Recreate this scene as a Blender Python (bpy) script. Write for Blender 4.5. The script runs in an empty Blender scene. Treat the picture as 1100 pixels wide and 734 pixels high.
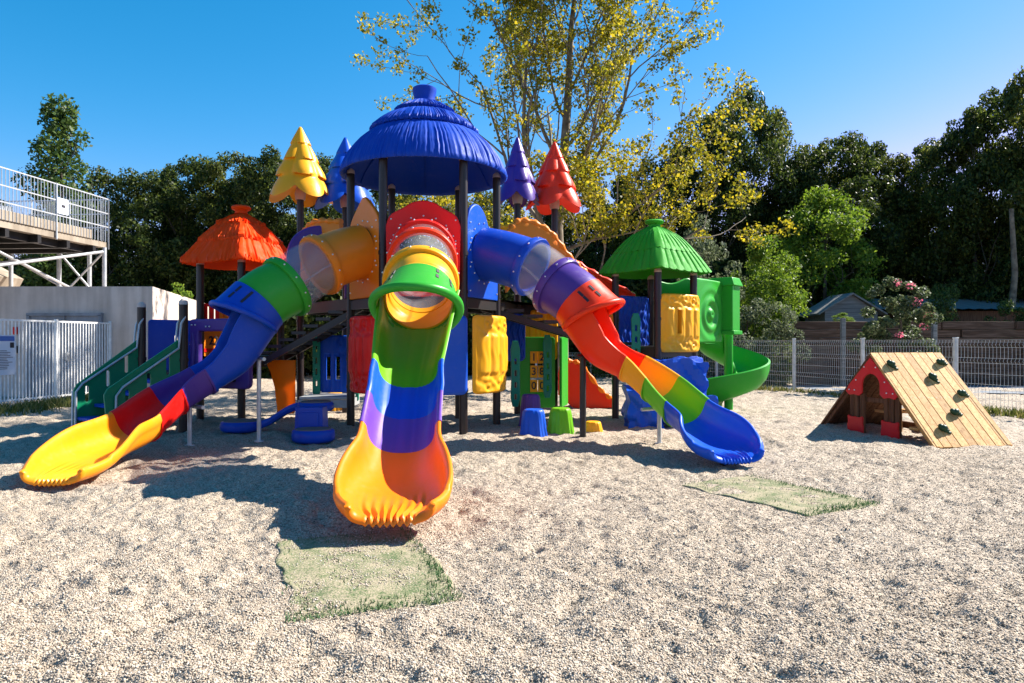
import bpy, bmesh, math, random
import numpy as np
from mathutils import Vector, Matrix
V = Vector
PI = math.pi
rad = math.radians
random.seed(7)
scene = bpy.context.scene
COL = scene.collection

# ------------------------------------------------------------------ light, sky, camera
SUN = V((0.68, 0.31, 0.66)).normalized()
el = math.asin(SUN.z); az = math.atan2(SUN.x, SUN.y)
world = bpy.data.worlds.new("World"); scene.world = world; world.use_nodes = True
nt = world.node_tree; nt.nodes.clear()
sky = nt.nodes.new("ShaderNodeTexSky"); sky.sky_type = 'NISHITA'; sky.sun_disc = False
sky.sun_elevation = el; sky.sun_rotation = az
sky.altitude = 0; sky.air_density = 1.0; sky.dust_density = 0.1; sky.ozone_density = 3.0
bg = nt.nodes.new("ShaderNodeBackground"); bg.inputs[1].default_value = 0.052
wo = nt.nodes.new("ShaderNodeOutputWorld")
sc_ = nt.nodes.new("ShaderNodeSeparateColor"); cc_ = nt.nodes.new("ShaderNodeCombineColor")
pw = nt.nodes.new("ShaderNodeMath"); pw.operation = 'POWER'; pw.inputs[1].default_value = 3.4
kr = nt.nodes.new("ShaderNodeMath"); kr.operation = 'MULTIPLY'; kr.inputs[1].default_value = 0.115
kg = nt.nodes.new("ShaderNodeMath"); kg.operation = 'MULTIPLY'; kg.inputs[1].default_value = 1.17
kb = nt.nodes.new("ShaderNodeMath"); kb.operation = 'MULTIPLY'; kb.inputs[1].default_value = 1.5
nt.links.new(sky.outputs[0], sc_.inputs[0]); nt.links.new(sc_.outputs[0], pw.inputs[0]); nt.links.new(pw.outputs[0], kr.inputs[0])
mn = nt.nodes.new("ShaderNodeMath"); mn.operation = 'MINIMUM'; nt.links.new(kr.outputs[0], mn.inputs[0]); nt.links.new(sc_.outputs[1], mn.inputs[1])
nt.links.new(sc_.outputs[1], kg.inputs[0]); nt.links.new(sc_.outputs[2], kb.inputs[0])
for i_, k_ in enumerate((mn, kg, kb)): nt.links.new(k_.outputs[0], cc_.inputs[i_])
nt.links.new(cc_.outputs[0], bg.inputs[0]); nt.links.new(bg.outputs[0], wo.inputs[0])
ld = bpy.data.lights.new("sun", 'SUN'); ld.energy = 5.0; ld.angle = rad(0.5); ld.color = (1.0, 0.94, 0.85)
lo = bpy.data.objects.new("sun", ld); COL.objects.link(lo)
lo.rotation_euler = SUN.to_track_quat('Z', 'Y').to_euler(); lo.location = SUN * 60
cd = bpy.data.cameras.new("camera"); cd.sensor_width = 36; cd.lens = 24.0; cd.clip_end = 3000; cd.clip_start = 0.05
co = bpy.data.objects.new("camera", cd); COL.objects.link(co)
co.location = (0, 0, 1.35); co.rotation_euler = (PI / 2, 0, 0); scene.camera = co
vs = scene.view_settings
vs.view_transform = 'Standard'; vs.look = 'None'; vs.gamma = 1.0; vs.use_curve_mapping = False
vs.exposure = 1.38
try:
    scene.cycles.max_bounces = 8; scene.cycles.transparent_max_bounces = 16
    scene.cycles.diffuse_bounces = 3; scene.cycles.use_denoising = True
except Exception: pass

# ------------------------------------------------------------------ materials
def newmat(name):
    m = bpy.data.materials.new(name); m.use_nodes = True
    t = m.node_tree
    return m, t, t.nodes["Principled BSDF"], t.nodes["Material Output"]
def N(t, kind, **kw):
    n = t.nodes.new(kind)
    for k, v in kw.items():
        if k.startswith("i_"):
            n.inputs[int(k[2:]) if k[2:].isdigit() else k[2:]].default_value = v
        else: setattr(n, k, v)
    return n
def ramp(t, fac, stops):
    r = N(t, "ShaderNodeValToRGB"); e = r.color_ramp.elements
    while len(e) < len(stops): e.new(0.5)
    for k, (p, c) in enumerate(stops): e[k].position = p; e[k].color = (*c, 1)
    t.links.new(fac, r.inputs[0]); return r
def scale(c, s): return tuple(min(1.0, x * s) for x in c)

def plastic(name, col, rough=0.33, trans=0.12, fade=0.03):
    m, t, p, out = newmat(name)
    tc = N(t, "ShaderNodeTexCoord")
    n1 = N(t, "ShaderNodeTexNoise"); n1.inputs["Scale"].default_value = 2.2; n1.inputs["Detail"].default_value = 5
    t.links.new(tc.outputs["Object"], n1.inputs["Vector"])
    light = tuple(c + (0.55 - c) * fade for c in col)
    r = ramp(t, n1.outputs[0], [(0.35, col), (0.75, light)])
    # fine grey scuffs and dust
    n2 = N(t, "ShaderNodeTexNoise"); n2.inputs["Scale"].default_value = 14; n2.inputs["Detail"].default_value = 8; n2.inputs["Roughness"].default_value = 0.7
    t.links.new(tc.outputs["Object"], n2.inputs["Vector"])
    dm = N(t, "ShaderNodeMapRange"); dm.inputs[1].default_value = 0.55; dm.inputs[2].default_value = 0.8; dm.inputs[3].default_value = 0; dm.inputs[4].default_value = 0.12
    t.links.new(n2.outputs[0], dm.inputs[0])
    mx = N(t, "ShaderNodeMix", data_type='RGBA'); mx.inputs[7].default_value = (0.34, 0.29, 0.23, 1)
    t.links.new(dm.outputs[0], mx.inputs[0]); t.links.new(r.outputs[0], mx.inputs[6])
    t.links.new(mx.outputs[2], p.inputs["Base Color"])
    p.inputs["Specular IOR Level"].default_value = 0.14 if rough > 0.4 else 0.24
    rr = N(t, "ShaderNodeMapRange"); rr.inputs[1].default_value = 0.3; rr.inputs[2].default_value = 0.8; rr.inputs[3].default_value = rough - 0.06; rr.inputs[4].default_value = rough + 0.2
    t.links.new(n2.outputs[0], rr.inputs[0]); t.links.new(rr.outputs[0], p.inputs["Roughness"])
    b = N(t, "ShaderNodeBump"); b.inputs["Strength"].default_value = 0.05; b.inputs["Distance"].default_value = 0.01
    t.links.new(n2.outputs[0], b.inputs["Height"]); t.links.new(b.outputs[0], p.inputs["Normal"])
    if trans:
        tr = N(t, "ShaderNodeBsdfTranslucent"); tr.inputs[0].default_value = (*scale(col, 1.0), 1)
        ms = N(t, "ShaderNodeMixShader"); ms.inputs[0].default_value = trans
        t.links.new(p.outputs[0], ms.inputs[1]); t.links.new(tr.outputs[0], ms.inputs[2]); t.links.new(ms.outputs[0], out.inputs[0])
    return m
RED = plastic("red_plastic", (0.84, 0.010, 0.006))
SCARLET = plastic("scarlet_plastic", (0.93, 0.040, 0.004))
ORANGE = plastic("orange_plastic", (0.88, 0.24, 0.006))
DEEPORANGE = plastic("deep_orange_plastic", (0.97, 0.22, 0.001), trans=0.1)
YELLOW = plastic("yellow_plastic", (0.93, 0.43, 0.01))
BLUE = plastic("blue_plastic", (0.003, 0.06, 0.48))
ROYAL = plastic("royal_blue_plastic", (0.005, 0.09, 0.60))
DOMEBLUE = plastic("thatch_blue_plastic", (0.002, 0.055, 0.44), rough=0.5)
AMBER = plastic("amber_plastic", (0.93, 0.32, 0.004))
GLOWORANGE = plastic("thin_orange_plastic", (0.95, 0.33, 0.004), trans=0.55)
GREEN = plastic("green_plastic", (0.03, 0.36, 0.025))
LIME = plastic("lime_plastic", (0.17, 0.50, 0.012), trans=0.25)
FOREST = plastic("forest_green_plastic", (0.0, 0.20, 0.085), trans=0)
TEAL = plastic("teal_plastic", (0.0, 0.22, 0.14), trans=0)
PURPLE = plastic("purple_plastic", (0.085, 0.035, 0.27))
VIOLET = plastic("violet_plastic", (0.16, 0.06, 0.40))
ROOFORANGE = plastic("thatch_orange_plastic", (0.97, 0.09, 0.001), rough=0.5, trans=0.35)
ROOFGREEN = plastic("thatch_green_plastic", (0.035, 0.36, 0.015), rough=0.6)
GREYPLASTIC = plastic("grey_plastic", (0.5, 0.42, 0.38), rough=0.5, trans=0)
PADGREY = plastic("pad_grey", (0.16, 0.14, 0.14), rough=0.8, trans=0)

def metal(name, col, rough=0.4, metallic=0.0, streak=0.15):
    m, t, p, out = newmat(name)
    tc = N(t, "ShaderNodeTexCoord")
    n = N(t, "ShaderNodeTexNoise"); n.inputs["Scale"].default_value = 9; n.inputs["Detail"].default_value = 7
    t.links.new(tc.outputs["Object"], n.inputs["Vector"])
    r = ramp(t, n.outputs[0], [(0.3, scale(col, 1 - streak)), (0.7, scale(col, 1 + streak))])
    t.links.new(r.outputs[0], p.inputs["Base Color"])
    p.inputs["Roughness"].default_value = rough; p.inputs["Metallic"].default_value = metallic
    return m
POST = metal("brown_powder_coat", (0.013, 0.006, 0.005), 0.42)
BLACK = metal("black_steel", (0.012, 0.010, 0.010), 0.45)
GALV = metal("galvanised_steel", (0.47, 0.48, 0.49), 0.45, 0.4)
WHITEM = metal("white_coated_steel", (0.78, 0.77, 0.75), 0.45)
GREYM = metal("grey_coated_wire", (0.55, 0.55, 0.54), 0.5)
BOLT = metal("bolt_steel", (0.7, 0.7, 0.7), 0.3, 0.6)

def clear_mat():
    m, t, p, out = newmat("clear_polycarbonate")
    tc = N(t, "ShaderNodeTexCoord")
    n = N(t, "ShaderNodeTexNoise"); n.inputs["Scale"].default_value = 5; n.inputs["Detail"].default_value = 6
    t.links.new(tc.outputs["Object"], n.inputs["Vector"])
    p.inputs["Base Color"].default_value = (0.75, 0.74, 0.74, 1); p.inputs["Roughness"].default_value = 0.16
    tr = N(t, "ShaderNodeBsdfTransparent"); tr.inputs[0].default_value = (0.93, 0.93, 0.95, 1)
    f = N(t, "ShaderNodeMapRange"); f.inputs[1].default_value = 0.3; f.inputs[2].default_value = 0.75; f.inputs[3].default_value = 0.09; f.inputs[4].default_value = 0.17
    t.links.new(n.outputs[0], f.inputs[0])
    ms = N(t, "ShaderNodeMixShader")
    t.links.new(f.outputs[0], ms.inputs[0]); t.links.new(tr.outputs[0], ms.inputs[1]); t.links.new(p.outputs[0], ms.inputs[2]); t.links.new(ms.outputs[0], out.inputs[0])
    return m
CLEAR = clear_mat()

def wood(name, cols, grain_axis=1, rough=0.7, gscale=1.0):
    m, t, p, out = newmat(name)
    tc = N(t, "ShaderNodeTexCoord"); geo = N(t, "ShaderNodeNewGeometry")
    mp = N(t, "ShaderNodeMapping"); sc = [18 * gscale] * 3; sc[grain_axis] = 1.3 * gscale; mp.inputs["Scale"].default_value = sc
    t.links.new(tc.outputs["Object"], mp.inputs["Vector"])
    ad = N(t, "ShaderNodeVectorMath", operation='ADD')
    ml = N(t, "ShaderNodeMath", operation='MULTIPLY'); ml.inputs[1].default_value = 37.0
    t.links.new(geo.outputs["Random Per Island"], ml.inputs[0])
    t.links.new(mp.outputs[0], ad.inputs[0]); t.links.new(ml.outputs[0], ad.inputs[1])
    n = N(t, "ShaderNodeTexNoise"); n.inputs["Scale"].default_value = 1.6; n.inputs["Detail"].default_value = 7; n.inputs["Distortion"].default_value = 0.8
    t.links.new(ad.outputs[0], n.inputs["Vector"])
    r = ramp(t, n.outputs[0], [(0.30, cols[0]), (0.5, cols[1]), (0.72, cols[2])])
    hs = N(t, "ShaderNodeHueSaturation")
    vm = N(t, "ShaderNodeMapRange"); vm.inputs[3].default_value = 0.66; vm.inputs[4].default_value = 1.2
    t.links.new(geo.outputs["Random Per Island"], vm.inputs[0]); t.links.new(vm.outputs[0], hs.inputs["Value"])
    t.links.new(r.outputs[0], hs.inputs["Color"]); t.links.new(hs.outputs[0], p.inputs["Base Color"])
    p.inputs["Roughness"].default_value = rough; p.inputs["Specular IOR Level"].default_value = 0.2
    b = N(t, "ShaderNodeBump"); b.inputs["Strength"].default_value = 0.35; b.inputs["Distance"].default_value = 0.004
    t.links.new(n.outputs[0], b.inputs["Height"]); t.links.new(b.outputs[0], p.inputs["Normal"])
    return m
PINE = wood("pine_boards", [(0.46, 0.22, 0.065), (0.66, 0.36, 0.125), (0.76, 0.46, 0.19)], 1)
OLDWOOD = wood("dark_sleepers", [(0.05, 0.03, 0.02), (0.10, 0.06, 0.04), (0.17, 0.11, 0.08)], 0, 0.9, 0.7)
BROWNWOOD = wood("brown_timber", [(0.07, 0.03, 0.015), (0.13, 0.06, 0.03), (0.2, 0.1, 0.05)], 2)
GREYWOOD = wood("grey_weathered_wood", [(0.13, 0.13, 0.12), (0.2, 0.2, 0.19), (0.28, 0.27, 0.26)], 0, 0.85, 0.6)

def concrete(name, c0, c1, sc=1.0):
    m, t, p, out = newmat(name)
    tc = N(t, "ShaderNodeTexCoord")
    n = N(t, "ShaderNodeTexNoise"); n.inputs["Scale"].default_value = 0.9 * sc; n.inputs["Detail"].default_value = 10; n.inputs["Roughness"].default_value = 0.65
    t.links.new(tc.outputs["Object"], n.inputs["Vector"])
    r = ramp(t, n.outputs[0], [(0.3, c0), (0.7, c1)])
    mp = N(t, "ShaderNodeMapping"); mp.inputs["Scale"].default_value = (4, 4, 0.35)
    t.links.new(tc.outputs["Object"], mp.inputs["Vector"])
    n2 = N(t, "ShaderNodeTexNoise"); n2.inputs["Scale"].default_value = 1.0; n2.inputs["Detail"].default_value = 6
    t.links.new(mp.outputs[0], n2.inputs["Vector"])
    s = ramp(t, n2.outputs[0], [(0.36, (0.58, 0.55, 0.52)), (0.62, (1, 1, 1))])
    mx = N(t, "ShaderNodeMix", data_type='RGBA', blend_type='MULTIPLY'); mx.inputs[0].default_value = 0.7
    t.links.new(r.outputs[0], mx.inputs[6]); t.links.new(s.outputs[0], mx.inputs[7]); t.links.new(mx.outputs[2], p.inputs["Base Color"])
    n3 = N(t, "ShaderNodeTexNoise"); n3.inputs["Scale"].default_value = 60; n3.inputs["Detail"].default_value = 5
    t.links.new(tc.outputs["Object"], n3.inputs["Vector"])
    b = N(t, "ShaderNodeBump"); b.inputs["Strength"].default_value = 0.25; b.inputs["Distance"].default_value = 0.01
    t.links.new(n3.outputs[0], b.inputs["Height"]); t.links.new(b.outputs[0], p.inputs["Normal"])
    p.inputs["Roughness"].default_value = 0.9
    return m
RENDER = concrete("grey_cement_render", (0.52, 0.43, 0.375), (0.68, 0.575, 0.51))
SLAB = concrete("pale_concrete", (0.27, 0.22, 0.165), (0.40, 0.335, 0.26))
DOORM = concrete("grey_door_paint", (0.24, 0.25, 0.28), (0.30, 0.31, 0.34))
ASPH = concrete("blue_grey_paving", (0.14, 0.16, 0.20), (0.22, 0.25, 0.29))

def gravel_mat():
    m, t, p, out = newmat("pea_gravel")
    tc = N(t, "ShaderNodeTexCoord")
    vo = N(t, "ShaderNodeTexVoronoi"); vo.inputs["Scale"].default_value = 105; vo.inputs["Randomness"].default_value = 1.0
    t.links.new(tc.outputs["Object"], vo.inputs["Vector"])
    sx = N(t, "ShaderNodeSeparateColor"); t.links.new(vo.outputs["Color"], sx.inputs[0])
    r = ramp(t, sx.outputs[0], [(0.0, (0.15, 0.115, 0.085)), (0.2, (0.34, 0.28, 0.215)), (0.6, (0.46, 0.385, 0.305)), (1.0, (0.60, 0.53, 0.445))])
    n1 = N(t, "ShaderNodeTexNoise"); n1.inputs["Scale"].default_value = 0.5; n1.inputs["Detail"].default_value = 6
    t.links.new(tc.outputs["Object"], n1.inputs["Vector"])
    tint = ramp(t, n1.outputs[0], [(0.35, (0.92, 0.865, 0.79)), (0.65, (1.0, 0.965, 0.915))])
    mx = N(t, "ShaderNodeMix", data_type='RGBA', blend_type='MULTIPLY'); mx.inputs[0].default_value = 1.0
    t.links.new(r.outputs[0], mx.inputs[6]); t.links.new(tint.outputs[0], mx.inputs[7])
    t.links.new(mx.outputs[2], p.inputs["Base Color"]); p.inputs["Roughness"].default_value = 0.85
    v2 = N(t, "ShaderNodeTexVoronoi"); v2.inputs["Scale"].default_value = 105
    t.links.new(tc.outputs["Object"], v2.inputs["Vector"])
    n2 = N(t, "ShaderNodeTexNoise"); n2.inputs["Scale"].default_value = 22; n2.inputs["Detail"].default_value = 8
    t.links.new(tc.outputs["Object"], n2.inputs["Vector"])
    inv = N(t, "ShaderNodeMath", operation='SUBTRACT'); inv.inputs[0].default_value = 1.0
    t.links.new(v2.outputs["Distance"], inv.inputs[1])
    b1 = N(t, "ShaderNodeBump"); b1.inputs["Strength"].default_value = 0.9; b1.inputs["Distance"].default_value = 0.011
    t.links.new(inv.outputs[0], b1.inputs["Height"])
    b2 = N(t, "ShaderNodeBump"); b2.inputs["Strength"].default_value = 0.8; b2.inputs["Distance"].default_value = 0.035
    t.links.new(n2.outputs[0], b2.inputs["Height"]); t.links.new(b1.outputs[0], b2.inputs["Normal"]); t.links.new(b2.outputs[0], p.inputs["Normal"])
    return m
GRAVEL = gravel_mat()
def island_mat(name, stops, rough=0.8, trans=0.0, tcol=None):
    m, t, p, out = newmat(name)
    g = N(t, "ShaderNodeNewGeometry")
    r = ramp(t, g.outputs["Random Per Island"], stops)
    t.links.new(r.outputs[0], p.inputs["Base Color"]); p.inputs["Roughness"].default_value = rough; p.inputs["Specular IOR Level"].default_value = 0.22
    if trans:
        tr = N(t, "ShaderNodeBsdfTranslucent")
        hs = N(t, "ShaderNodeHueSaturation"); hs.inputs["Value"].default_value = 1.5; hs.inputs["Saturation"].default_value = 1.05; hs.inputs["Hue"].default_value = 0.49
        t.links.new(r.outputs[0], hs.inputs["Color"]); t.links.new(hs.outputs[0], tr.inputs[0])
        ms = N(t, "ShaderNodeMixShader"); ms.inputs[0].default_value = trans
        t.links.new(p.outputs[0], ms.inputs[1]); t.links.new(tr.outputs[0], ms.inputs[2]); t.links.new(ms.outputs[0], out.inputs[0])
    return m
STONE = island_mat("loose_pebbles", [(0.0, (0.10, 0.075, 0.06)), (0.25, (0.33, 0.27, 0.205)), (0.6, (0.46, 0.385, 0.30)), (1.0, (0.62, 0.55, 0.46))])
OAKLEAF = island_mat("oak_leaves", [(0.0, (0.03, 0.04, 0.01)), (0.5, (0.06, 0.085, 0.016)), (0.85, (0.11, 0.13, 0.022)), (1.0, (0.18, 0.19, 0.04))], 0.5, 0.42)
DARKLEAF = island_mat("dark_evergreen_leaves", [(0.0, (0.016, 0.028, 0.008)), (0.5, (0.036, 0.058, 0.012)), (0.85, (0.07, 0.10, 0.018)), (1.0, (0.13, 0.15, 0.03))], 0.5, 0.40)
MIDLEAF = island_mat("mid_green_leaves", [(0.0, (0.025, 0.05, 0.012)), (0.5, (0.05, 0.095, 0.02)), (1.0, (0.10, 0.15, 0.03))], 0.5, 0.35)
BRIGHTLEAF = island_mat("bright_green_leaves", [(0.0, (0.06, 0.12, 0.015)), (0.5, (0.12, 0.20, 0.02)), (1.0, (0.2, 0.28, 0.04))], 0.55, 0.42)
GREYLEAF = island_mat("grey_green_leaves", [(0.0, (0.05, 0.07, 0.035)), (0.5, (0.11, 0.14, 0.07)), (1.0, (0.2, 0.23, 0.13))], 0.6, 0.3)
YELLOWLEAF = island_mat("yellow_plane_leaves", [(0.0, (0.07, 0.085, 0.012)), (0.3, (0.16, 0.17, 0.018)), (0.65, (0.30, 0.27, 0.025)), (1.0, (0.46, 0.37, 0.04))], 0.55, 0.48)
PINK = island_mat("pink_blossom", [(0.0, (0.6, 0.10, 0.16)), (1.0, (0.8, 0.28, 0.32))], 0.6, 0.3)
GRASSM = island_mat("grass_blades", [(0.0, (0.05, 0.07, 0.015)), (0.6, (0.12, 0.14, 0.03)), (1.0, (0.28, 0.24, 0.09))], 0.7, 0.3)
TURFM = island_mat("synthetic_turf_blades", [(0.0, (0.02, 0.08, 0.025)), (0.7, (0.05, 0.14, 0.04)), (1.0, (0.12, 0.2, 0.08))], 0.6, 0.15)
def bark(name, c0, c1):
    m, t, p, out = newmat(name)
    tc = N(t, "ShaderNodeTexCoord")
    n = N(t, "ShaderNodeTexNoise"); n.inputs["Scale"].default_value = 5; n.inputs["Detail"].default_value = 8
    t.links.new(tc.outputs["Object"], n.inputs["Vector"])
    r = ramp(t, n.outputs[0], [(0.35, c0), (0.65, c1)]); t.links.new(r.outputs[0], p.inputs["Base Color"]); p.inputs["Roughness"].default_value = 0.9
    b = N(t, "ShaderNodeBump"); b.inputs["Strength"].default_value = 0.5; t.links.new(n.outputs[0], b.inputs["Height"]); t.links.new(b.outputs[0], p.inputs["Normal"])
    return m
OLEAF = island_mat("oleander_leaves", [(0.0, (0.03, 0.05, 0.02)), (0.5, (0.07, 0.10, 0.04)), (1.0, (0.16, 0.19, 0.09))], 0.5, 0.3)
BARK = bark("dark_bark", (0.04, 0.03, 0.022), (0.10, 0.08, 0.06))
PLANEBARK = bark("plane_tree_bark", (0.10, 0.075, 0.05), (0.26, 0.21, 0.15))
def soil_mat():
    m, t, p, out = newmat("dry_soil")
    tc = N(t, "ShaderNodeTexCoord")
    n = N(t, "ShaderNodeTexNoise"); n.inputs["Scale"].default_value = 0.7; n.inputs["Detail"].default_value = 10
    t.links.new(tc.outputs["Object"], n.inputs["Vector"])
    r = ramp(t, n.outputs[0], [(0.35, (0.05, 0.045, 0.025)), (0.55, (0.13, 0.11, 0.07)), (0.75, (0.24, 0.2, 0.14))])
    t.links.new(r.outputs[0], p.inputs["Base Color"]); p.inputs["Roughness"].default_value = 0.95
    return m
SOIL = soil_mat()
def turf_mat():
    m, t, p, out = newmat("gravel_dusted_turf")
    tc = N(t, "ShaderNodeTexCoord")
    n = N(t, "ShaderNodeTexNoise"); n.inputs["Scale"].default_value = 5; n.inputs["Detail"].default_value = 9; n.inputs["Roughness"].default_value = 0.7
    t.links.new(tc.outputs["Object"], n.inputs["Vector"])
    n2 = N(t, "ShaderNodeTexNoise"); n2.inputs["Scale"].default_value = 90; n2.inputs["Detail"].default_value = 3
    t.links.new(tc.outputs["Object"], n2.inputs["Vector"])
    ad = N(t, "ShaderNodeMath", operation='ADD'); t.links.new(n.outputs[0], ad.inputs[0])
    sb = N(t, "ShaderNodeMath", operation='MULTIPLY_ADD'); sb.inputs[1].default_value = 0.9; sb.inputs[2].default_value = -0.45
    t.links.new(n2.outputs[0], sb.inputs[0]); t.links.new(sb.outputs[0], ad.inputs[1])
    r = ramp(t, ad.outputs[0], [(0.28, (0.05, 0.10, 0.028)), (0.43, (0.16, 0.17, 0.08)), (0.60, (0.33, 0.275, 0.18))])
    t.links.new(r.outputs[0], p.inputs["Base Color"]); p.inputs["Roughness"].default_value = 0.95
    b = N(t, "ShaderNodeBump"); b.inputs["Strength"].default_value = 0.8; b.inputs["Distance"].default_value = 0.01
    t.links.new(n2.outputs[0], b.inputs["Height"]); t.links.new(b.outputs[0], p.inputs["Normal"])
    return m
TURF = turf_mat()
def sign_mat():
    m, t, p, out = newmat("sign_board"); p.inputs["Base Color"].default_value = (0.62, 0.66, 0.74, 1); p.inputs["Roughness"].default_value = 0.4
    return m
SIGN = sign_mat()
INK = metal("dark_ink", (0.015, 0.012, 0.02), 0.6)
BLUEINK = metal("blue_ink", (0.05, 0.13, 0.4), 0.6)
FABRIC = concrete("grey_tarpaulin", (0.2, 0.22, 0.25), (0.36, 0.38, 0.42))
def glass_roof():
    m, t, p, out = newmat("corrugated_roof_sheet"); p.inputs["Base Color"].default_value = (0.17, 0.17, 0.165, 1); p.inputs["Roughness"].default_value = 0.65
    return m
SHEET = glass_roof()

# ------------------------------------------------------------------ mesh builder
class MB:
    def __init__(s): s.v = []; s.f = []; s.m = []
    def add(s, verts, faces, mi=0):
        o = len(s.v); s.v.extend([tuple(v) for v in verts])
        for f in faces: s.f.append([i + o for i in f]); s.m.append(mi)
    def box(s, c, size, M=None, mi=0, taper=1.0):
        hx, hy, hz = size[0] / 2, size[1] / 2, size[2] / 2
        vs_ = []
        for z in (-1, 1):
            k = taper if z > 0 else 1.0
            for x, y in ((-1, -1), (1, -1), (1, 1), (-1, 1)): vs_.append(V((x * hx * k, y * hy * k, z * hz)))
        if M is not None: vs_ = [M @ v for v in vs_]
        c = V(c)
        s.add([v + c for v in vs_], [(3, 2, 1, 0), (4, 5, 6, 7), (0, 1, 5, 4), (1, 2, 6, 5), (2, 3, 7, 6), (3, 0, 4, 7)], mi)
    def bar(s, a, b, w, h=None, mi=0):
        a, b = V(a), V(b); d = b - a; L = d.length
        if L < 1e-6: return
        s.box((a + b) / 2, (w, h or w, L), d.to_track_quat('Z', 'Y').to_matrix(), mi)
    def loft(s, rings, closed=True, cap0=True, cap1=True, mi=0, wrap=False):
        n = len(rings[0]); vs_ = [p for r in rings for p in r]; fs = []
        R = len(rings)
        for i in range(R if wrap else R - 1):
            a, b = i * n, ((i + 1) % R) * n
            for j in range(n if closed else n - 1):
                k = (j + 1) % n
                fs.append((a + j, a + k, b + k, b + j))
        if closed and cap0 and not wrap: fs.append(tuple(reversed(range(n))))
        if closed and cap1 and not wrap: fs.append(tuple(range((R - 1) * n, R * n)))
        s.add(vs_, fs, mi)
    def tube(s, pts, r, n=12, mi=0, cap=True, wrap=False):
        pts = [V(p) for p in pts]; rings = []; up = None
        for i, p in enumerate(pts):
            if wrap: d = pts[(i + 1) % len(pts)] - pts[i - 1]
            else: d = pts[min(i + 1, len(pts) - 1)] - pts[max(i - 1, 0)]
            d.normalize()
            if up is None:
                up = V((0, 0, 1)) if abs(d.z) < 0.9 else V((1, 0, 0))
            x = d.cross(up)
            if x.length < 1e-5: x = d.cross(V((0.3, 1, 0.2)))
            x.normalize(); y = x.cross(d).normalized(); up = y
            rr = r[i] if isinstance(r, (list, tuple)) else r
            rings.append([p + (x * math.cos(2 * PI * k / n) + y * math.sin(2 * PI * k / n)) * rr for k in range(n)])
        s.loft(rings, True, cap, cap, mi, wrap)
    def ball(s, c, r, mi=0, n=8):
        c = V(c); rr = r if isinstance(r, (tuple, list)) else (r, r, r)
        rings = []
        for i in range(1, n):
            a = PI * i / n
            rings.append([c + V((rr[0] * math.sin(a) * math.cos(2 * PI * k / (n + 2)), rr[1] * math.sin(a) * math.sin(2 * PI * k / (n + 2)), -rr[2] * math.cos(a))) for k in range(n + 2)])
        s.loft(rings, mi=mi)
    def mesh_in(s, me, M, mi=0):
        s.add([M @ v.co for v in me.vertices], [tuple(p.vertices) for p in me.polygons], mi)
    def build(s, name, mats, parent=None, angle=38, flat=False, bevel=0, local=False):
        me = bpy.data.meshes.new(name); me.from_pydata(s.v, [], s.f)
        if not isinstance(mats, (list, tuple)): mats = [mats]
        for m in mats: me.materials.append(m)
        if len(mats) > 1: me.polygons.foreach_set("material_index", s.m)
        if not flat:
            me.polygons.foreach_set("use_smooth", [True] * len(me.polygons))
            me.set_sharp_from_angle(angle=rad(angle))
        me.update()
        o = bpy.data.objects.new(name, me); COL.objects.link(o)
        if parent is not None:
            o.parent = parent
            if not local and parent.type == 'EMPTY': o.matrix_parent_inverse = Matrix.Translation(parent.location).inverted()
        if bevel:
            b = o.modifiers.new("bevel", 'BEVEL'); b.width = bevel; b.segments = 2; b.limit_method = 'ANGLE'; b.angle_limit = rad(40)
        return o
def tag(o, label=None, cat=None, group=None, kind=None):
    if label: o["label"] = label
    if cat: o["category"] = cat
    if group: o["group"] = group
    if kind: o["kind"] = kind
    return o
def empty(name, loc, label, cat, group=None):
    o = bpy.data.objects.new(name, None); COL.objects.link(o); o.location = (loc[0], loc[1], loc[2] if len(loc) > 2 else 0.0); o.empty_display_size = 0.2
    return tag(o, label, cat, group)
def copy_tree(o, parent=None):
    c = o.copy(); COL.objects.link(c)
    if parent is not None: c.parent = parent
    for ch in list(o.children): copy_tree(ch, c)
    return c
def chaikin(p, it=2, closed=True):
    p = [V((*q, 0)) if len(q) == 2 else V(q) for q in p]
    for _ in range(it):
        out = []
        n = len(p)
        for i in range(n if closed else n - 1):
            a, b = p[i], p[(i + 1) % n]
            out += [a * 0.75 + b * 0.25, a * 0.25 + b * 0.75]
        p = ([p[0]] if not closed else []) + out + ([p[-1]] if not closed else [])
    return [(q.x, q.y) for q in p]
def rrect(x0, z0, x1, z1, r, k=5):
    o = []
    for cx, cz, a0 in ((x1 - r, z1 - r, 0), (x0 + r, z1 - r, 90), (x0 + r, z0 + r, 180), (x1 - r, z0 + r, 270)):
        for i in range(k + 1):
            a = rad(a0 + 90 * i / k); o.append((cx + r * math.cos(a), cz + r * math.sin(a)))
    return o
def plate(outline, holes=(), t=0.03, bev=0.006):
    """2D outline with holes -> a mesh thick t (plane xy of the curve)."""
    cu = bpy.data.curves.new("outline", 'CURVE'); cu.dimensions = '2D'; cu.fill_mode = 'BOTH'
    cu.extrude = max(t / 2 - bev, 0.001); cu.bevel_depth = bev; cu.bevel_resolution = 1
    for pts in (outline, *holes):
        sp = cu.splines.new('POLY'); sp.points.add(len(pts) - 1)
        for q, p in zip(sp.points, pts): q.co = (p[0], p[1], 0, 1)
        sp.use_cyclic_u = True
    ob = bpy.data.objects.new("outline", cu); me = bpy.data.meshes.new_from_object(ob)
    bpy.data.objects.remove(ob); bpy.data.curves.remove(cu)
    return me
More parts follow.
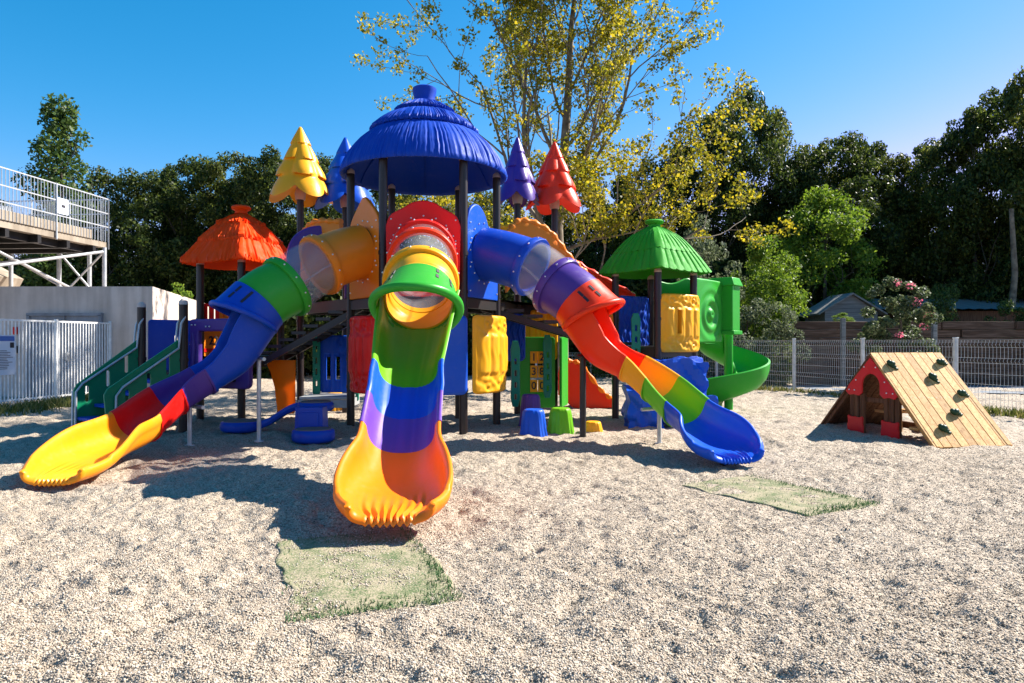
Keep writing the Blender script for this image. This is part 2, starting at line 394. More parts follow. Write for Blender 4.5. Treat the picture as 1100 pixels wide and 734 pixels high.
def text_mesh(txt, size, t=0.004):
    cu = bpy.data.curves.new("lettering", 'FONT'); cu.body = txt; cu.size = size; cu.extrude = t; cu.align_x = 'CENTER'; cu.align_y = 'CENTER'; cu.offset = size * 0.015
    ob = bpy.data.objects.new("lettering", cu); me = bpy.data.meshes.new_from_object(ob)
    bpy.data.objects.remove(ob); bpy.data.curves.remove(cu); return me
def stand(origin, xdir, ydir_up=V((0, 0, 1))):
    """matrix mapping plate xy -> vertical plane at origin, x along xdir, y up; plate +z = facing xdir x up"""
    x = V(xdir).normalized(); u = V(ydir_up).normalized(); z = x.cross(u).normalized()
    M = Matrix((( x.x, u.x, z.x, origin[0]), (x.y, u.y, z.y, origin[1]), (x.z, u.z, z.z, origin[2]), (0, 0, 0, 1)))
    return M

# value noise --------------------------------------------------------
def vnoise(x, y, f, seed):
    x = x * f + seed * 17.31; y = y * f + seed * 7.77
    xi = np.floor(x).astype(np.int64); yi = np.floor(y).astype(np.int64)
    fx = x - xi; fy = y - yi; fx = fx * fx * (3 - 2 * fx); fy = fy * fy * (3 - 2 * fy)
    def h(a, b):
        k = (a * 374761393 + b * 668265263 + seed * 982451653) & 0xFFFFFFFF
        k = ((k ^ (k >> 13)) * 1274126177) & 0xFFFFFFFF
        return ((k ^ (k >> 16)) & 0xFFFF) / 65535.0
    return (h(xi, yi) * (1 - fx) + h(xi + 1, yi) * fx) * (1 - fy) + (h(xi, yi + 1) * (1 - fx) + h(xi + 1, yi + 1) * fx) * fy
def np_mesh(name, verts, faces, mats, parent=None, smooth=True, fs=4):
    me = bpy.data.meshes.new(name); nv, nf = len(verts), len(faces)
    me.vertices.add(nv); me.vertices.foreach_set("co", np.asarray(verts, dtype=np.float32).ravel())
    me.loops.add(nf * fs); me.loops.foreach_set("vertex_index", np.asarray(faces, dtype=np.int32).ravel())
    me.polygons.add(nf); me.polygons.foreach_set("loop_start", np.arange(0, nf * fs, fs, dtype=np.int32))
    if smooth: me.polygons.foreach_set("use_smooth", np.ones(nf, dtype=bool))
    for m in (mats if isinstance(mats, (list, tuple)) else [mats]): me.materials.append(m)
    me.update(calc_edges=True); me.validate()
    o = bpy.data.objects.new(name, me); COL.objects.link(o)
    if parent is not None: o.parent = parent
    return o

# ------------------------------------------------------------------ ground
MAT1 = (V((-1.09, 3.28, 0)), V((0.94, 0.345, 0)), 0.90, 1.45)      # corner, front-edge direction, width, depth
MAT2 = (V((2.29, 5.27, 0)), V((0.87, 0.49, 0)), 0.92, 1.40)
def in_mat(x, y, M, grow=0.0):
    c, e, w, d = M; e = e.normalized(); g = V((-e.y, e.x, 0))
    a = (x - c.x) * e.x + (y - c.y) * e.y; b = (x - c.x) * g.x + (y - c.y) * g.y
    dx = np.maximum(np.maximum(-a, a - w), 0); dy = np.maximum(np.maximum(-b, b - d), 0)
    dist = np.sqrt(dx * dx + dy * dy)
    return np.clip(1 - dist / max(grow, 1e-3), 0, 1)
def gheight(x, y):
    h = 0.060 * (vnoise(x, y, 0.55, 1) - 0.5) + 0.04 * (vnoise(x, y, 2.1, 2) - 0.5) + 0.04 * (vnoise(x, y, 4.6, 3) - 0.5) + 0.030 * (vnoise(x, y, 7.3, 14) - 0.5) + 0.031 * (vnoise(x, y, 12.5, 4) - 0.5) + 0.014 * (vnoise(x, y, 27, 5) - 0.5)
    p = vnoise(x, y * 1.15, 7.0, 6) * 0.6 + vnoise(x, y, 14.0, 7) * 0.4
    h = h - 0.020 * np.clip((p - 0.565) / 0.2, 0, 1) ** 1.1
    k = np.maximum(in_mat(x, y, MAT1, 0.12), in_mat(x, y, MAT2, 0.12))
    return h * (1 - 0.8 * k) - 0.012 * k
ny, nx = 760, 760
yy = 1.2 * (27.0 / 1.2) ** (np.linspace(0, 1, ny)); uu = np.linspace(-1, 1, nx)
Y, U = np.meshgrid(yy, uu, indexing='ij'); X = U * (Y * 0.95 + 1.6)
Z = gheight(X, Y)
vt = np.stack([X, Y, Z], -1).reshape(-1, 3)
ii = np.arange(ny - 1)[:, None] * nx + np.arange(nx - 1)[None, :]
fc = np.stack([ii, ii + 1, ii + nx + 1, ii + nx], -1).reshape(-1, 4)
g = np_mesh("gravel_ground", vt, fc, GRAVEL); tag(g, kind="structure")
b = MB(); b.add([(-400, -60, -0.12), (400, -60, -0.12), (400, 700, -0.12), (-400, 700, -0.12)], [(0, 1, 2, 3)])
tag(b.build("ground", SOIL), kind="structure")

rng = np.random.default_rng(3)
n = 230000
sy = 2.1 * (9.5 / 2.1) ** rng.random(n); sx = (rng.random(n) * 2 - 1) * (sy * 0.8 + 0.8)
inm = np.maximum(in_mat(sx, sy, MAT1), in_mat(sx, sy, MAT2)) > 0
keep = ~inm | (rng.random(n) < 0.85)
sx, sy = sx[keep], sy[keep]; n = len(sx)
onm = np.maximum(in_mat(sx, sy, MAT1), in_mat(sx, sy, MAT2)) > 0
sr = 0.0027 + 0.0038 * rng.random(n) ** 2.2
sz = gheight(sx, sy) + sr * 0.35 + np.where(onm, 0.004, 0)
octv = np.array([(1, 0, 0), (0, 1, 0), (-1, 0, 0), (0, -1, 0), (0, 0, 1), (0, 0, -1)], float)
octf = np.array([(0, 1, 4), (1, 2, 4), (2, 3, 4), (3, 0, 4), (1, 0, 5), (2, 1, 5), (3, 2, 5), (0, 3, 5)])
th = rng.random(n) * 2 * PI; cs, sn = np.cos(th), np.sin(th)
P = octv[None] * (0.7 + 0.6 * rng.random((n, 6, 1))) * sr[:, None, None] * np.stack([1 + 0.5 * rng.random(n), np.ones(n), 0.6 + 0.4 * rng.random(n)], -1)[:, None, :]
PX = P[..., 0] * cs[:, None] - P[..., 1] * sn[:, None]; PY = P[..., 0] * sn[:, None] + P[..., 1] * cs[:, None]
pv = np.stack([PX + sx[:, None], PY + sy[:, None], P[..., 2] + sz[:, None]], -1).reshape(-1, 3)
pf = (octf[None] + 6 * np.arange(n)[:, None, None]).reshape(-1, 3)
tag(np_mesh("gravel", pv, pf, STONE, smooth=True, fs=3), "loose pale pebbles scattered over the playground floor", "gravel", kind="stuff")

def turf(M, name, label):
    c, e, w, d = M; e = e.normalized(); g_ = V((-e.y, e.x, 0))
    nx_, ny_ = 50, 70; vs_ = []
    for j in range(ny_ + 1):
        for i in range(nx_ + 1):
            a = w * i / nx_; bb = d * j / ny_
            p = c + e * a + g_ * bb; edge = min(a, w - a, bb, d - bb)
            z = -0.016 + 0.014 * float(vnoise(np.array([p.x]), np.array([p.y]), 6, 9)[0]) - (0.03 if edge < 0.001 else 0)
            z += 0.004 * max(0, 1 - edge / 0.08) if edge > 0.001 else 0
            wob = 0.022 * math.sin(6 * a + 4.3 * bb) + 0.012 * math.sin(17 * bb + 3 * a)
            vs_.append((p.x + wob, p.y + wob, z))
    fs_ = [(j * (nx_ + 1) + i, j * (nx_ + 1) + i + 1, (j + 1) * (nx_ + 1) + i + 1, (j + 1) * (nx_ + 1) + i) for j in range(ny_) for i in range(nx_)]
    b = MB(); b.add(vs_, fs_, 0)
    rr = random.Random(5)
    for _ in range(9000):
        a, bb = rr.random() * w, rr.random() * d
        edge = min(a, w - a, bb * (1.0), d - bb)
        pr = 0.85 if (bb < 0.07 or w - a < 0.06) else (0.25 if (bb < 0.16 or w - a < 0.13) else (0.10 if edge < 0.06 else 0.02))
        pr *= 0.3 + 0.9 * float(vnoise(np.array([a]), np.array([bb]), 3.2, 11)[0])
        if rr.random() > pr: continue
        p = c + e * a + g_ * bb + V((0, 0, -0.006)); t_ = rr.random() * 2 * PI; h = 0.012 + 0.02 * rr.random()
        dx = V((math.cos(t_), math.sin(t_), 0)) * 0.0035; ln = V((rr.uniform(-1, 1), rr.uniform(-1, 1), 0)) * 0.012
        b.add([p - dx, p + dx, p + ln + V((0, 0, h))], [(0, 1, 2)], 1)
    tag(b.build(name, [TURF, TURFM], angle=180), label, "turf mat", "synthetic turf mats under the slide ends")
turf(MAT1, "turf_mat", "worn green turf mat half buried in gravel below the rainbow centre slide")
turf(MAT2, "turf_mat", "worn turf mat under the blue end of the red hooded slide, only its edges green")

# ------------------------------------------------------------------ play structure
C = V((-1.39, 10.85, 0)); HR = 1.15; PHI = rad(6.5)
def haz(deg, r=HR):   # direction measured from the front (-y) towards +x
    a = rad(deg) + PHI
    return V((C.x + r * math.sin(a), C.y - r * math.cos(a), 0))
play = empty("play_structure", C, "large rainbow coloured plastic play structure with blue dome roof and slides", "play structure")

def post(p, z1, cap=True, r=0.062, z0=-0.1):
    b = MB(); p = V((p[0], p[1], 0))
    b.tube([p + V((0, 0, z0)), p + V((0, 0, z1))], r, 20)
    if cap: b.tube([p + V((0, 0, z1)), p + V((0, 0, z1 + 0.05)), p + V((0, 0, z1 + 0.085))], [r * 1.06, r * 0.95, r * 0.4], 20, 1)
    for z in (0.62, 1.05, 1.7, 2.05, 2.6):
        if z < z1 - 0.2: b.tube([p + V((0, 0, z)), p + V((0, 0, z + 0.05))], r * 1.13, 20, 0)
    return b.build("post", [POST, GREYPLASTIC], play)
hexp = [haz(30 + 60 * k) for k in range(6)]       # 0 front-right,1 right,2 back-right,3 back-left,4 left,5 front-left
for p in hexp: post(p, 3.98, cap=True)

def deck(pts, z, name="deck", t=0.10, mat=BLACK):
    b = MB(); n = len(pts)
    b.loft([[V((p[0], p[1], z - t)) for p in pts], [V((p[0], p[1], z)) for p in pts]])
    for i in range(n):
        a, c = pts[i], pts[(i + 1) % n]
        b.bar((a[0], a[1], z - 0.12), (c[0], c[1], z - 0.12), 0.05, 0.13)
    return b.build(name, mat, play)
deck(hexp, 2.03)

# dome ---------------------------------------------------------------
def dome():
    b = MB(); segs = 520; rnd = random.Random(4)
    prof = [(0.02, 5.37), (0.16, 5.38), (0.19, 5.36), (0.185, 5.30), (0.165, 5.22), (0.17, 5.15),
            (0.26, 5.12), (0.36, 5.07), (0.44, 5.015), (0.475, 4.98), (0.47, 4.95), (0.44, 4.94),
            (0.53, 4.91), (0.63, 4.86), (0.73, 4.79), (0.82, 4.71), (0.855, 4.66), (0.85, 4.63), (0.82, 4.62),
            (0.92, 4.55), (1.02, 4.46), (1.11, 4.36), (1.19, 4.25), (1.25, 4.14), (1.295, 4.03), (1.312, 3.975), (1.30, 3.945), (1.265, 3.95)]
    strand = [[rnd.uniform(-1, 1) for _ in range(segs)] for _ in range(3)]
    fine = [[rnd.uniform(-1, 1) for _ in range(segs)] for _ in range(len(prof))]
    rings = []
    for k, (r, z) in enumerate(prof):
        tier = 0 if k < 12 else (1 if k < 19 else 2)
        amp = 0.0 if k < 6 else 0.011
        edge = k in (9, 10, 16, 17)
        ring = []
        for j in range(segs):
            a = 2 * PI * j / segs + 0.02 * (k % 2) * 0.3
            s = strand[tier][j] * amp + fine[k][j] * amp * 0.45
            dz = strand[tier][j] * 0.018 if edge else 0
            ring.append(V((C.x + (r + s) * math.cos(a), C.y + (r + s) * math.sin(a), z + dz)))
        rings.append(ring)
    for (r, z) in [(1.22, 3.99), (1.16, 4.12), (1.05, 4.27), (0.9, 4.42), (0.7, 4.6), (0.45, 4.8), (0.2, 4.92), (0.02, 4.95)]:
        rings.append([V((C.x + r * math.cos(2 * PI * j / segs), C.y + r * math.sin(2 * PI * j / segs), z)) for j in range(segs)])
    b.loft(rings)
    for k in range(6):     # seam ribs inside
        a = PHI + rad(60 * k)
        pts = [(C.x + r * math.sin(a), C.y - r * math.cos(a), z - 0.012) for r, z in [(1.22, 3.99), (1.16, 4.12), (1.05, 4.27), (0.9, 4.42), (0.7, 4.6)]]
        b.tube(pts, 0.014, 6)
    o = b.build("roof", DOMEBLUE, play, angle=60); o["label"] = "big blue dome roof with moulded thatch"
dome()

# square thatched roofs ----------------------------------------------
def square_roof(c, corner, eave, apex, mat, label, tiles=False):
    """corner = vector from the centre to one eave corner"""
    b = MB(); rnd = random.Random(9); c = V((c[0], c[1], 0)); R = corner.length; a0 = math.atan2(corner.y, corner.x)
    nside = 64; tiers = [(0.10, 0.40), (0.37, 0.71), (0.68, 1.0)]
    H = apex - eave
    def pt(t, side, q, off, dz=0.0):
        # t: 0 apex .. 1 eave, q in [0,1] along the side
        A = V((math.cos(a0 + side * PI / 2), math.sin(a0 + side * PI / 2), 0)); B = V((math.cos(a0 + (side + 1) * PI / 2), math.sin(a0 + (side + 1) * PI / 2), 0))
        d = A.lerp(B, q); d = d * (0.72 + 0.28 * 0.86 / d.length); nrm = (A + B).normalized()
        hgt = eave + H * (1 - t) ** 1.0 - 0.10 * math.sin(PI * min(1, t)) * 0 + 0.15 * math.sin(PI * t)
        sag = -0.035 * math.sin(PI * q) * t
        p = c + d * (R * t * 0.985 + 0.0) + nrm * off
        return V((p.x, p.y, hgt + sag + dz))
    for (t0, t1) in tiers:
        rings = []
        m = 9
        cols = [[rnd.uniform(-1, 1) for _ in range(nside)] for _ in range(4)]
        last = [[rnd.uniform(-1, 1) for _ in range(nside)] for _ in range(4)]
        for k in range(m + 1):
            f = k / m; t = t0 + (t1 - t0) * f; ring = []
            for s in range(4):
                for j in range(nside):
                    q = j / nside
                    if tiles:
                        ph = (q * 8) % 1.0; rel = 0.032 * (1 - abs(2 * ph - 1) ** 4) + 0.004 * cols[s][j]
                        jag = -0.03 * (1 - abs(2 * ph - 1) ** 3) * f ** 3
                    else:
                        rel = 0.015 * cols[s][j] + 0.009 * rnd.uniform(-1, 1); jag = (0.05 * last[s][j]) * (f ** 5)
                    ring.append(pt(t, s, q, rel + 0.045 * f, jag - 0.02 * f))
            rings.append(ring)
        # roll under the tier edge
        for (dt, do, dz) in ((0.0, 0.02, -0.05), (-0.03, -0.02, -0.05), (-0.10, -0.03, 0.0)):
            ring = []
            for s in range(4):
                for j in range(nside):
                    ring.append(pt(t1 + dt, s, j / nside, do + 0.02, dz))
            rings.append(ring)
        b.loft(rings, cap0=False, cap1=False)
    # underside
    rings = [[pt(t, s, j / nside, 0.0, -0.06) for s in range(4) for j in range(nside)] for t in (1.0, 0.9, 0.6, 0.3, 0.03)]
    b.loft(rings, cap0=False)
    rs = [(0.11, eave + H * 0.95), (0.10, eave + H * 1.0), (0.155, eave + H * 1.03), (0.165, eave + H * 1.07), (0.14, eave + H * 1.10), (0.03, eave + H * 1.115)]
    b.loft([[c + V((r * math.cos(2 * PI * k / 24), r * math.sin(2 * PI * k / 24), z)) for k in range(24)] for r, z in rs])
    o = b.build("roof", mat, play, angle=55); o["label"] = label
LC = V((-4.72, 11.9, 0)); la = V((0.92, -0.39, 0)).normalized() * 0.92; lb = V((0.39, 0.92, 0)).normalized() * 0.92
LPOST = [LC - la / 2 - lb / 2, LC + la / 2 - lb / 2, LC + la / 2 + lb / 2, LC - la / 2 + lb / 2]    # left, near, right, far
for p in LPOST: post(p, 2.66)
square_roof(LC, (-la / 2 - lb / 2) * 1.52, 2.74, 3.62, ROOFORANGE, "orange hut roof with moulded thatch layers")
RC = V((2.50, 12.0, 0))
ra = V((0.59, -0.75, 0)); rb = V((0.75, 0.59, 0))
RPOST = [RC + V((-0.67, 0.08, 0)), RC + V((-0.08, -0.67, 0)), RC + V((0.67, -0.08, 0)), RC + V((0.08, 0.67, 0))]     # left, near, right, back
for p in RPOST: post(p, 2.50)
square_roof(RC, V((-0.67, 0.08, 0)) * 1.47, 2.60, 3.40, ROOFGREEN, "light green hut roof with moulded shingles", tiles=True)
deck(LPOST, 1.10); deck(RPOST, 1.27)

# tree shaped toppers on the rear posts -------------------------------
def topper(p, z0, h, R, mat, label, ph=0.0):
    b = MB(); segs = 80; p = V((p[0], p[1], 0)); rings = []; T = 4; m = 44
    for i in range(m + 1):
        v = i / m; f = (v * T) % 1.0 if v < 1 else 1.0
        tier = min(int(v * T), T - 1)
        base = R * (1.06 * (1 - v) ** 0.88 + 0.03)
        ring = []
        for j in range(segs):
            a = 2 * PI * j / segs
            lob = abs(math.sin(2.5 * a + ph + (tier % 2) * 0.6)) ** 0.8
            saw = 0.55 * math.sin(PI * min(1, 0.10 + (1 - f) * 0.78)) + 0.6 * (1 - f) ** 1.6
            r = base * (0.70 + 0.14 * lob + 0.26 * saw * (0.5 + 0.5 * lob)) + 0.012
            droop = -0.16 * h * (lob - 0.35) * max(0, 1 - v * 3.5) * 1.0 - 0.03 * h * lob * saw
            ring.append(p + V((r * math.cos(a), r * math.sin(a), z0 + h * v + droop)))
        rings.append(ring)
    inner = [[p + V((R * k * math.cos(2 * PI * j / segs), R * k * math.sin(2 * PI * j / segs), z0 + 0.10 * h)) for j in range(segs)] for k in (0.1, 0.62)]
    b.loft(inner + rings, cap0=True)
    o = b.build("tree_topper", mat, play, angle=70); o["label"] = label
    c = MB(); c.tube([p + V((0, 0, z0 - 0.13)), p + V((0, 0, z0 - 0.02)), p + V((0, 0, z0 + 0.1))], [0.085, 0.10, 0.075], 20); c.build("collar", GREYPLASTIC, o)
TP = {"y": V((-3.86, 12.45, 0)), "b": V((-3.16, 12.95, 0)), "p": V((0.10, 12.6, 0)), "r": V((0.81, 13.0, 0))}
for k, z1 in (("y", 3.98), ("b", 3.95), ("p", 3.92), ("r", 3.92)): post(TP[k], z1, cap=False)
topper(TP["y"], 4.06, 1.20, 0.50, YELLOW, "yellow plastic fir tree on a post", 0.5)
topper(TP["b"], 4.02, 1.20, 0.50, ROYAL, "blue plastic fir tree on a post", 0.2)
topper(TP["p"], 4.02, 1.10, 0.36, PURPLE, "purple plastic fir tree on a post", 0.9)
topper(TP["r"], 4.00, 1.15, 0.47, SCARLET, "red plastic fir tree on a post", 0.1)
deck([hexp[4], hexp[3], TP["b"], TP["y"]], 2.03); deck([hexp[2], hexp[1], TP["p"], TP["r"]], 2.03)

# moulded relief panels -----------------------------------------------
def relief_panel(name, w, h, origin, xdir, mat, relief, curve=0.0, t=0.06, holes=None, corner=0.09, nx=56, ny=72, label=None, parent=None):
    """panel standing on origin (its bottom centre), width along xdir, outside = xdir x up"""
    x = V(xdir).normalized(); up = V((0, 0, 1)); out = x.cross(up).normalized(); o = V(origin)
    def pos(i, j, side):
        u = -1 + 2 * i / nx; v = -1 + 2 * j / ny
        px, pz = u * w / 2, v * h / 2
        dx, dz = abs(px) - (w / 2 - corner), abs(pz) - (h / 2 - corner)
        if dx > 0 and dz > 0:
            L = math.hypot(dx, dz); k = max(dx, dz) / L
            px = math.copysign(w / 2 - corner + dx * k, px); pz = math.copysign(h / 2 - corner + dz * k, pz)
        e = min(1 - abs(u), (1 - abs(v)) * h / w) * w / 2
        edge = math.sqrt(max(0, 1 - max(0, 1 - e / (t * 0.6)) ** 2))
        d = curve * (1 - u * u) + side * t / 2 * edge
        if side > 0: d += relief(u, v) * min(1, e / 0.05)
        return o + x * px + out * d + up * (pz + h / 2)
    b = MB(); ok = lambda i, j: 0 <= i < nx and 0 <= j < ny and not (holes and holes(-1 + 2 * (i + .5) / nx, -1 + 2 * (j + .5) / ny))
    idx = {}
    vs_ = []; fs_ = []
    def vid(i, j, s):
        k = (i, j, s)
        if k not in idx: idx[k] = len(vs_); vs_.append(pos(i, j, s))
        return idx[k]
    for i in range(nx):
        for j in range(ny):
            if not ok(i, j): continue
            F = [vid(i, j, 1), vid(i + 1, j, 1), vid(i + 1, j + 1, 1), vid(i, j + 1, 1)]
            B = [vid(i, j, -1), vid(i + 1, j, -1), vid(i + 1, j + 1, -1), vid(i, j + 1, -1)]
            fs_.append(F); fs_.append(B[::-1])
            for (di, dj, a, c) in ((0, -1, 0, 1), (1, 0, 1, 2), (0, 1, 2, 3), (-1, 0, 3, 0)):
                if not ok(i + di, j + dj): fs_.append([F[c], F[a], B[a], B[c]])
    b.add(vs_, fs_)
    ob = b.build(name, mat, parent or play, angle=60)
    if label: ob["label"] = label
    return ob
def swirl(u, v):
    """moulded log: raised ribs in the middle, carved knots and bark waves above and below"""
    s = 0.0
    q = (u * 1.1 + 1.0) * 2; ph = q - math.floor(q)
    m = max(0.0, min(1.0, (0.55 - abs(v)) / 0.10))
    if abs(u) < 0.86: s += 0.034 * m * max(0, 1 - abs(2 * ph - 1) ** 2.5)
    k = 1 - m
    for (cx, cz, f) in ((-0.55, 0.80, 30), (0.5, 0.78, 27), (-0.5, -0.80, 27), (0.52, -0.78, 30), (0.0, 0.70, 24), (0.02, -0.72, 24)):
        d = math.hypot(u - cx, (v - cz) * 1.2)
        s += 0.015 * k * math.cos(d * f) * math.exp(-(d / 0.24) ** 2)
    s += 0.007 * k * math.sin(10 * u + 3 * math.sin(9 * v)) + 0.003 * math.sin(31 * u + 2 * math.sin(6 * v))
    return s
def bark_rel(u, v):
    return 0.012 * math.sin(13 * u + 1.4 * math.sin(5 * v)) + 0.008 * math.sin(29 * u + 2 * math.sin(9 * v)) + 0.006 * math.sin(17 * v + 5 * u)
def face(k):    # hexagon face between post k-1 and k, measured from the front: 0 front, 1 right-front, -1 left-front ...
    a = rad(60 * k) + PHI; n_ = V((math.sin(a), -math.cos(a), 0)); m_ = V((C.x, C.y, 0)) + n_ * HR * math.cos(rad(30))
    return m_, n_, V((math.cos(a), math.sin(a), 0))   # xdir so that xdir x up = outward normal
m_, n_, x_ = face(-1)
relief_panel("barrier_panel", 0.86, 1.15, m_ + n_ * 0.04 + V((0, 0, 0.58)), x_, RED, swirl, 0.10, label="red moulded panel under the deck beside the centre slide")
m_, n_, x_ = face(0)
relief_panel("barrier_panel", 1.14, 1.15, m_ + n_ * 0.10 + x_ * 0.06 + V((0, 0, 0.58)), x_, ROYAL, lambda u, v: 0.02 * math.cos(4 * u) * math.cos(3 * v), 0.03, label="blue moulded panel behind the centre slide")
m_, n_, x_ = face(1)
relief_panel("barrier_panel", 1.12, 1.16, m_ + n_ * 0.14 + V((0, 0, 0.58)), x_, YELLOW, swirl, 0.14, label="yellow moulded log panel under the deck, right of the centre slide")
nr = (V((0.75, -0.59, 0))).normalized()
xr = V((0.59, 0.75, 0)).normalized(); xr = V((-nr.y, nr.x, 0)); xr = Matrix.Rotation(rad(-16), 3, 'Z') @ xr
mr = (RPOST[1] + RPOST[2]) / 2
relief_panel("barrier_panel", 1.0, 0.98, mr + nr * 0.06 + V((0, 0, 1.17)), xr, YELLOW, swirl, 0.10, holes=lambda u, v: abs(u + 0.32) < 0.055 and -0.35 < v < 0.45, label="yellow moulded log panel with a slot under the green roof")
ml_ = (RPOST[0] + RPOST[3]) / 2
nl = (RPOST[0] + RPOST[3]) / 2 - RC; nl.normalize()
relief_panel("barrier_panel", 0.84, 0.92, ml_ + V((0, 0, 1.25)), V((nl.y, -nl.x, 0)) * 1, BLUE, bark_rel, 0.03, label="blue moulded bark panel at the back of the green hut")

# ------------------------------------------------------------------ slides
def crom(P, u):
    n = len(P); i = max(0, min(int(math.floor(u)), n - 2)); t = u - i
    p1, p2 = P[i], P[i + 1]
    p0 = P[i - 1] if i > 0 else p1 * 2 - p2; p3 = P[i + 2] if i + 2 < n else p2 * 2 - p1
    return 0.5 * ((2 * p1) + (p2 - p0) * t + (2 * p0 - 5 * p1 + 4 * p2 - p3) * t * t + (3 * p1 - p0 - 3 * p2 + p3) * t ** 3)
TR = 0.385
class Slide:
    def __init__(s, name, label, pts, out):
        P = [V(p) for p in pts]; s.P = [P[0] - V(out) * 0.55] + P
        s.P[0].z = P[0].z + 0.0
        s.o = bpy.data.objects.new(name, None); COL.objects.link(s.o); s.o.parent = play
        s.o.matrix_parent_inverse = Matrix.Translation(play.location).inverted(); s.o["label"] = label
        s.o.empty_display_size = 0.2
    def at(s, u):
        u += 1; p = crom(s.P, u); d = crom(s.P, u + 0.02) - crom(s.P, u - 0.02); T = d.normalized()
        S = T.cross(V((0, 0, 1))).normalized(); return p, T, S, S.cross(T)
    def sub(s, b, name, mats, label=None, angle=40):
        o = b.build(name, mats, None, angle=angle); o.parent = s.o
        if label: o["label"] = label
        return o
    def ring(s, u, R, n=48, dz=0.0):
        p, T, S, Nn = s.at(u); c = p + Nn * TR
        return [c + (-Nn * math.cos(2 * PI * k / n) + S * math.sin(2 * PI * k / n)) * R for k in range(n)]
    def tubes(s, u0, u1, mat, name="tube_section", seams=False, R=TR):
        m = 14; b = MB()
        us = [u0 + (u1 - u0) * i / m for i in range(m + 1)]
        outer = [s.ring(u, R + 0.012) for u in us]; inner = [s.ring(u, R - 0.012) for u in us]
        b.loft(outer + inner[::-1], wrap=True)
        if seams:
            for sd in (12, 36):
                b.tube([r[sd] + (r[sd] - sum(r, V()) / 48).normalized() * 0.004 for r in outer], 0.016, 6)
        return s.sub(b, name, mat)
    def flange(s, u, mat, R=TR):
        b = MB(); n = 48
        p, T, S, Nn = s.at(u); c = p + Nn * TR
        prof = [(R - 0.02, -0.055), (R + 0.055, -0.055), (R + 0.066, -0.03), (R + 0.066, 0.03), (R + 0.055, 0.055), (R - 0.02, 0.055)]
        rings = [[c + T * h + (-Nn * math.cos(2 * PI * k / n) + S * math.sin(2 * PI * k / n)) * r for k in range(n)] for r, h in prof]
        b.loft(rings, wrap=True)
        for k in range(12):
            a = 2 * PI * (k + 0.5) / 12
            q = c + (-Nn * math.cos(a) + S * math.sin(a)) * (R + 0.07)
            b.ball(q, 0.013, 1, 5)
        return s.sub(b, "flange", [mat, BOLT])
    def hood(s, u0, u1, mat, flare=0.13, base=0.45, label=None, lip=0.034):
        b = MB(); n = 56; m = 18
        def ring(t, dr):
            out = []
            for k in range(n):
                th = 2 * PI * k / n; top = (1 - math.cos(th)) / 2; sidef = abs(math.sin(th))
                u = u0 + (u1 - u0) * t * (base + (1 - base) * top ** 1.6)
                p, T, S, Nn = s.at(u); c = p + Nn * TR
                R = TR + 0.012 + dr + flare * t ** 1.8 * (0.25 * (1 - top) + 0.75 * top + 0.25 * sidef)
                q = c + (-Nn * math.cos(th) * (1.0 if top > 0.5 else 1.0) + S * math.sin(th) * 1.02) * R
                out.append(q)
            return out
        ts = [i / m for i in range(m + 1)]
        outer = [ring(t, 0.012) for t in ts]; inner = [ring(t, -0.015) for t in ts]
        b.loft(outer + inner[::-1], wrap=True)
        half = [k for k in range(n) if 0.12 < (k / n) < 0.88]
        b.tube([(outer[-1][k] + inner[-1][k]) / 2 for k in half], lip, 12)
        # moulded vents on the hood sides
        for sgn in (1, -1):
            for (tt, frac) in ((0.25, 0.33), (0.25, 0.40), (0.55, 0.33), (0.55, 0.41)):
                i = int(tt * m); k = int((frac if sgn > 0 else 1 - frac) * n)
                q = outer[i][k]; qn = (q - (sum(outer[i], V()) / n)).normalized(); d = (outer[i + 1][k] - outer[i][k]).normalized()
                M = Matrix((qn.cross(d).normalized(), d, qn)).transposed()
                b.box(q + qn * 0.0, (0.035, 0.10, 0.012), M, 1)
        return s.sub(b, "hood", [mat, INK], label, angle=50)
    def profile(s, u, w, h, flare, rim=0.044, n=40, ridge=0.0, nr=0, thick=0.03):
        p, T, S, Nn = s.at(u); inner = []; outer = []
        for i in range(n + 1):
            ph = -PI / 2 + PI * i / n
            sp, cp = math.sin(ph), math.cos(ph)
            a = math.copysign(abs(sp) ** 0.85, sp); hh = 1 - max(cp, 0) ** 0.62
            x = w * a * (1 + flare * hh); z = h * hh
            r_ = 0.0
            if ridge and abs(a) < 0.8: r_ = ridge * (abs(((a * nr) % 1.0) * 2 - 1) - 0.5) * min(1, (0.8 - abs(a)) / 0.15)
            k = 0.03 + (thick - 0.03) * (1 - math.exp(-((h - z) / 0.09) ** 2)) + rim * math.exp(-((h - z) / 0.055) ** 2)
            # normal of the inner curve, pointing outwards/down
            nx_ = math.copysign(hh ** 0.8, a); nz_ = -(1 - hh) ** 0.8 + 0.75 * math.exp(-((h - z) / 0.03) ** 2) * (1 if h > 0.1 else 0.4); L = math.hypot(nx_, nz_) or 1
            inner.append(p + S * x + Nn * (z + r_)); outer.append(p + S * (x + nx_ / L * k) + Nn * (z + nz_ / L * k + r_ * 0.8))
        # rounded rim between inner and outer
        def rimpts(a, c):
            mid = (a + c) / 2; d = (c - a); e = Nn * d.length * 0.42
            return [a.lerp(c, 0.2) + e * 0.62, mid + e, a.lerp(c, 0.8) + e * 0.62]
        return inner + rimpts(inner[-1], outer[-1]) + outer[::-1] + rimpts(outer[0], inner[0])
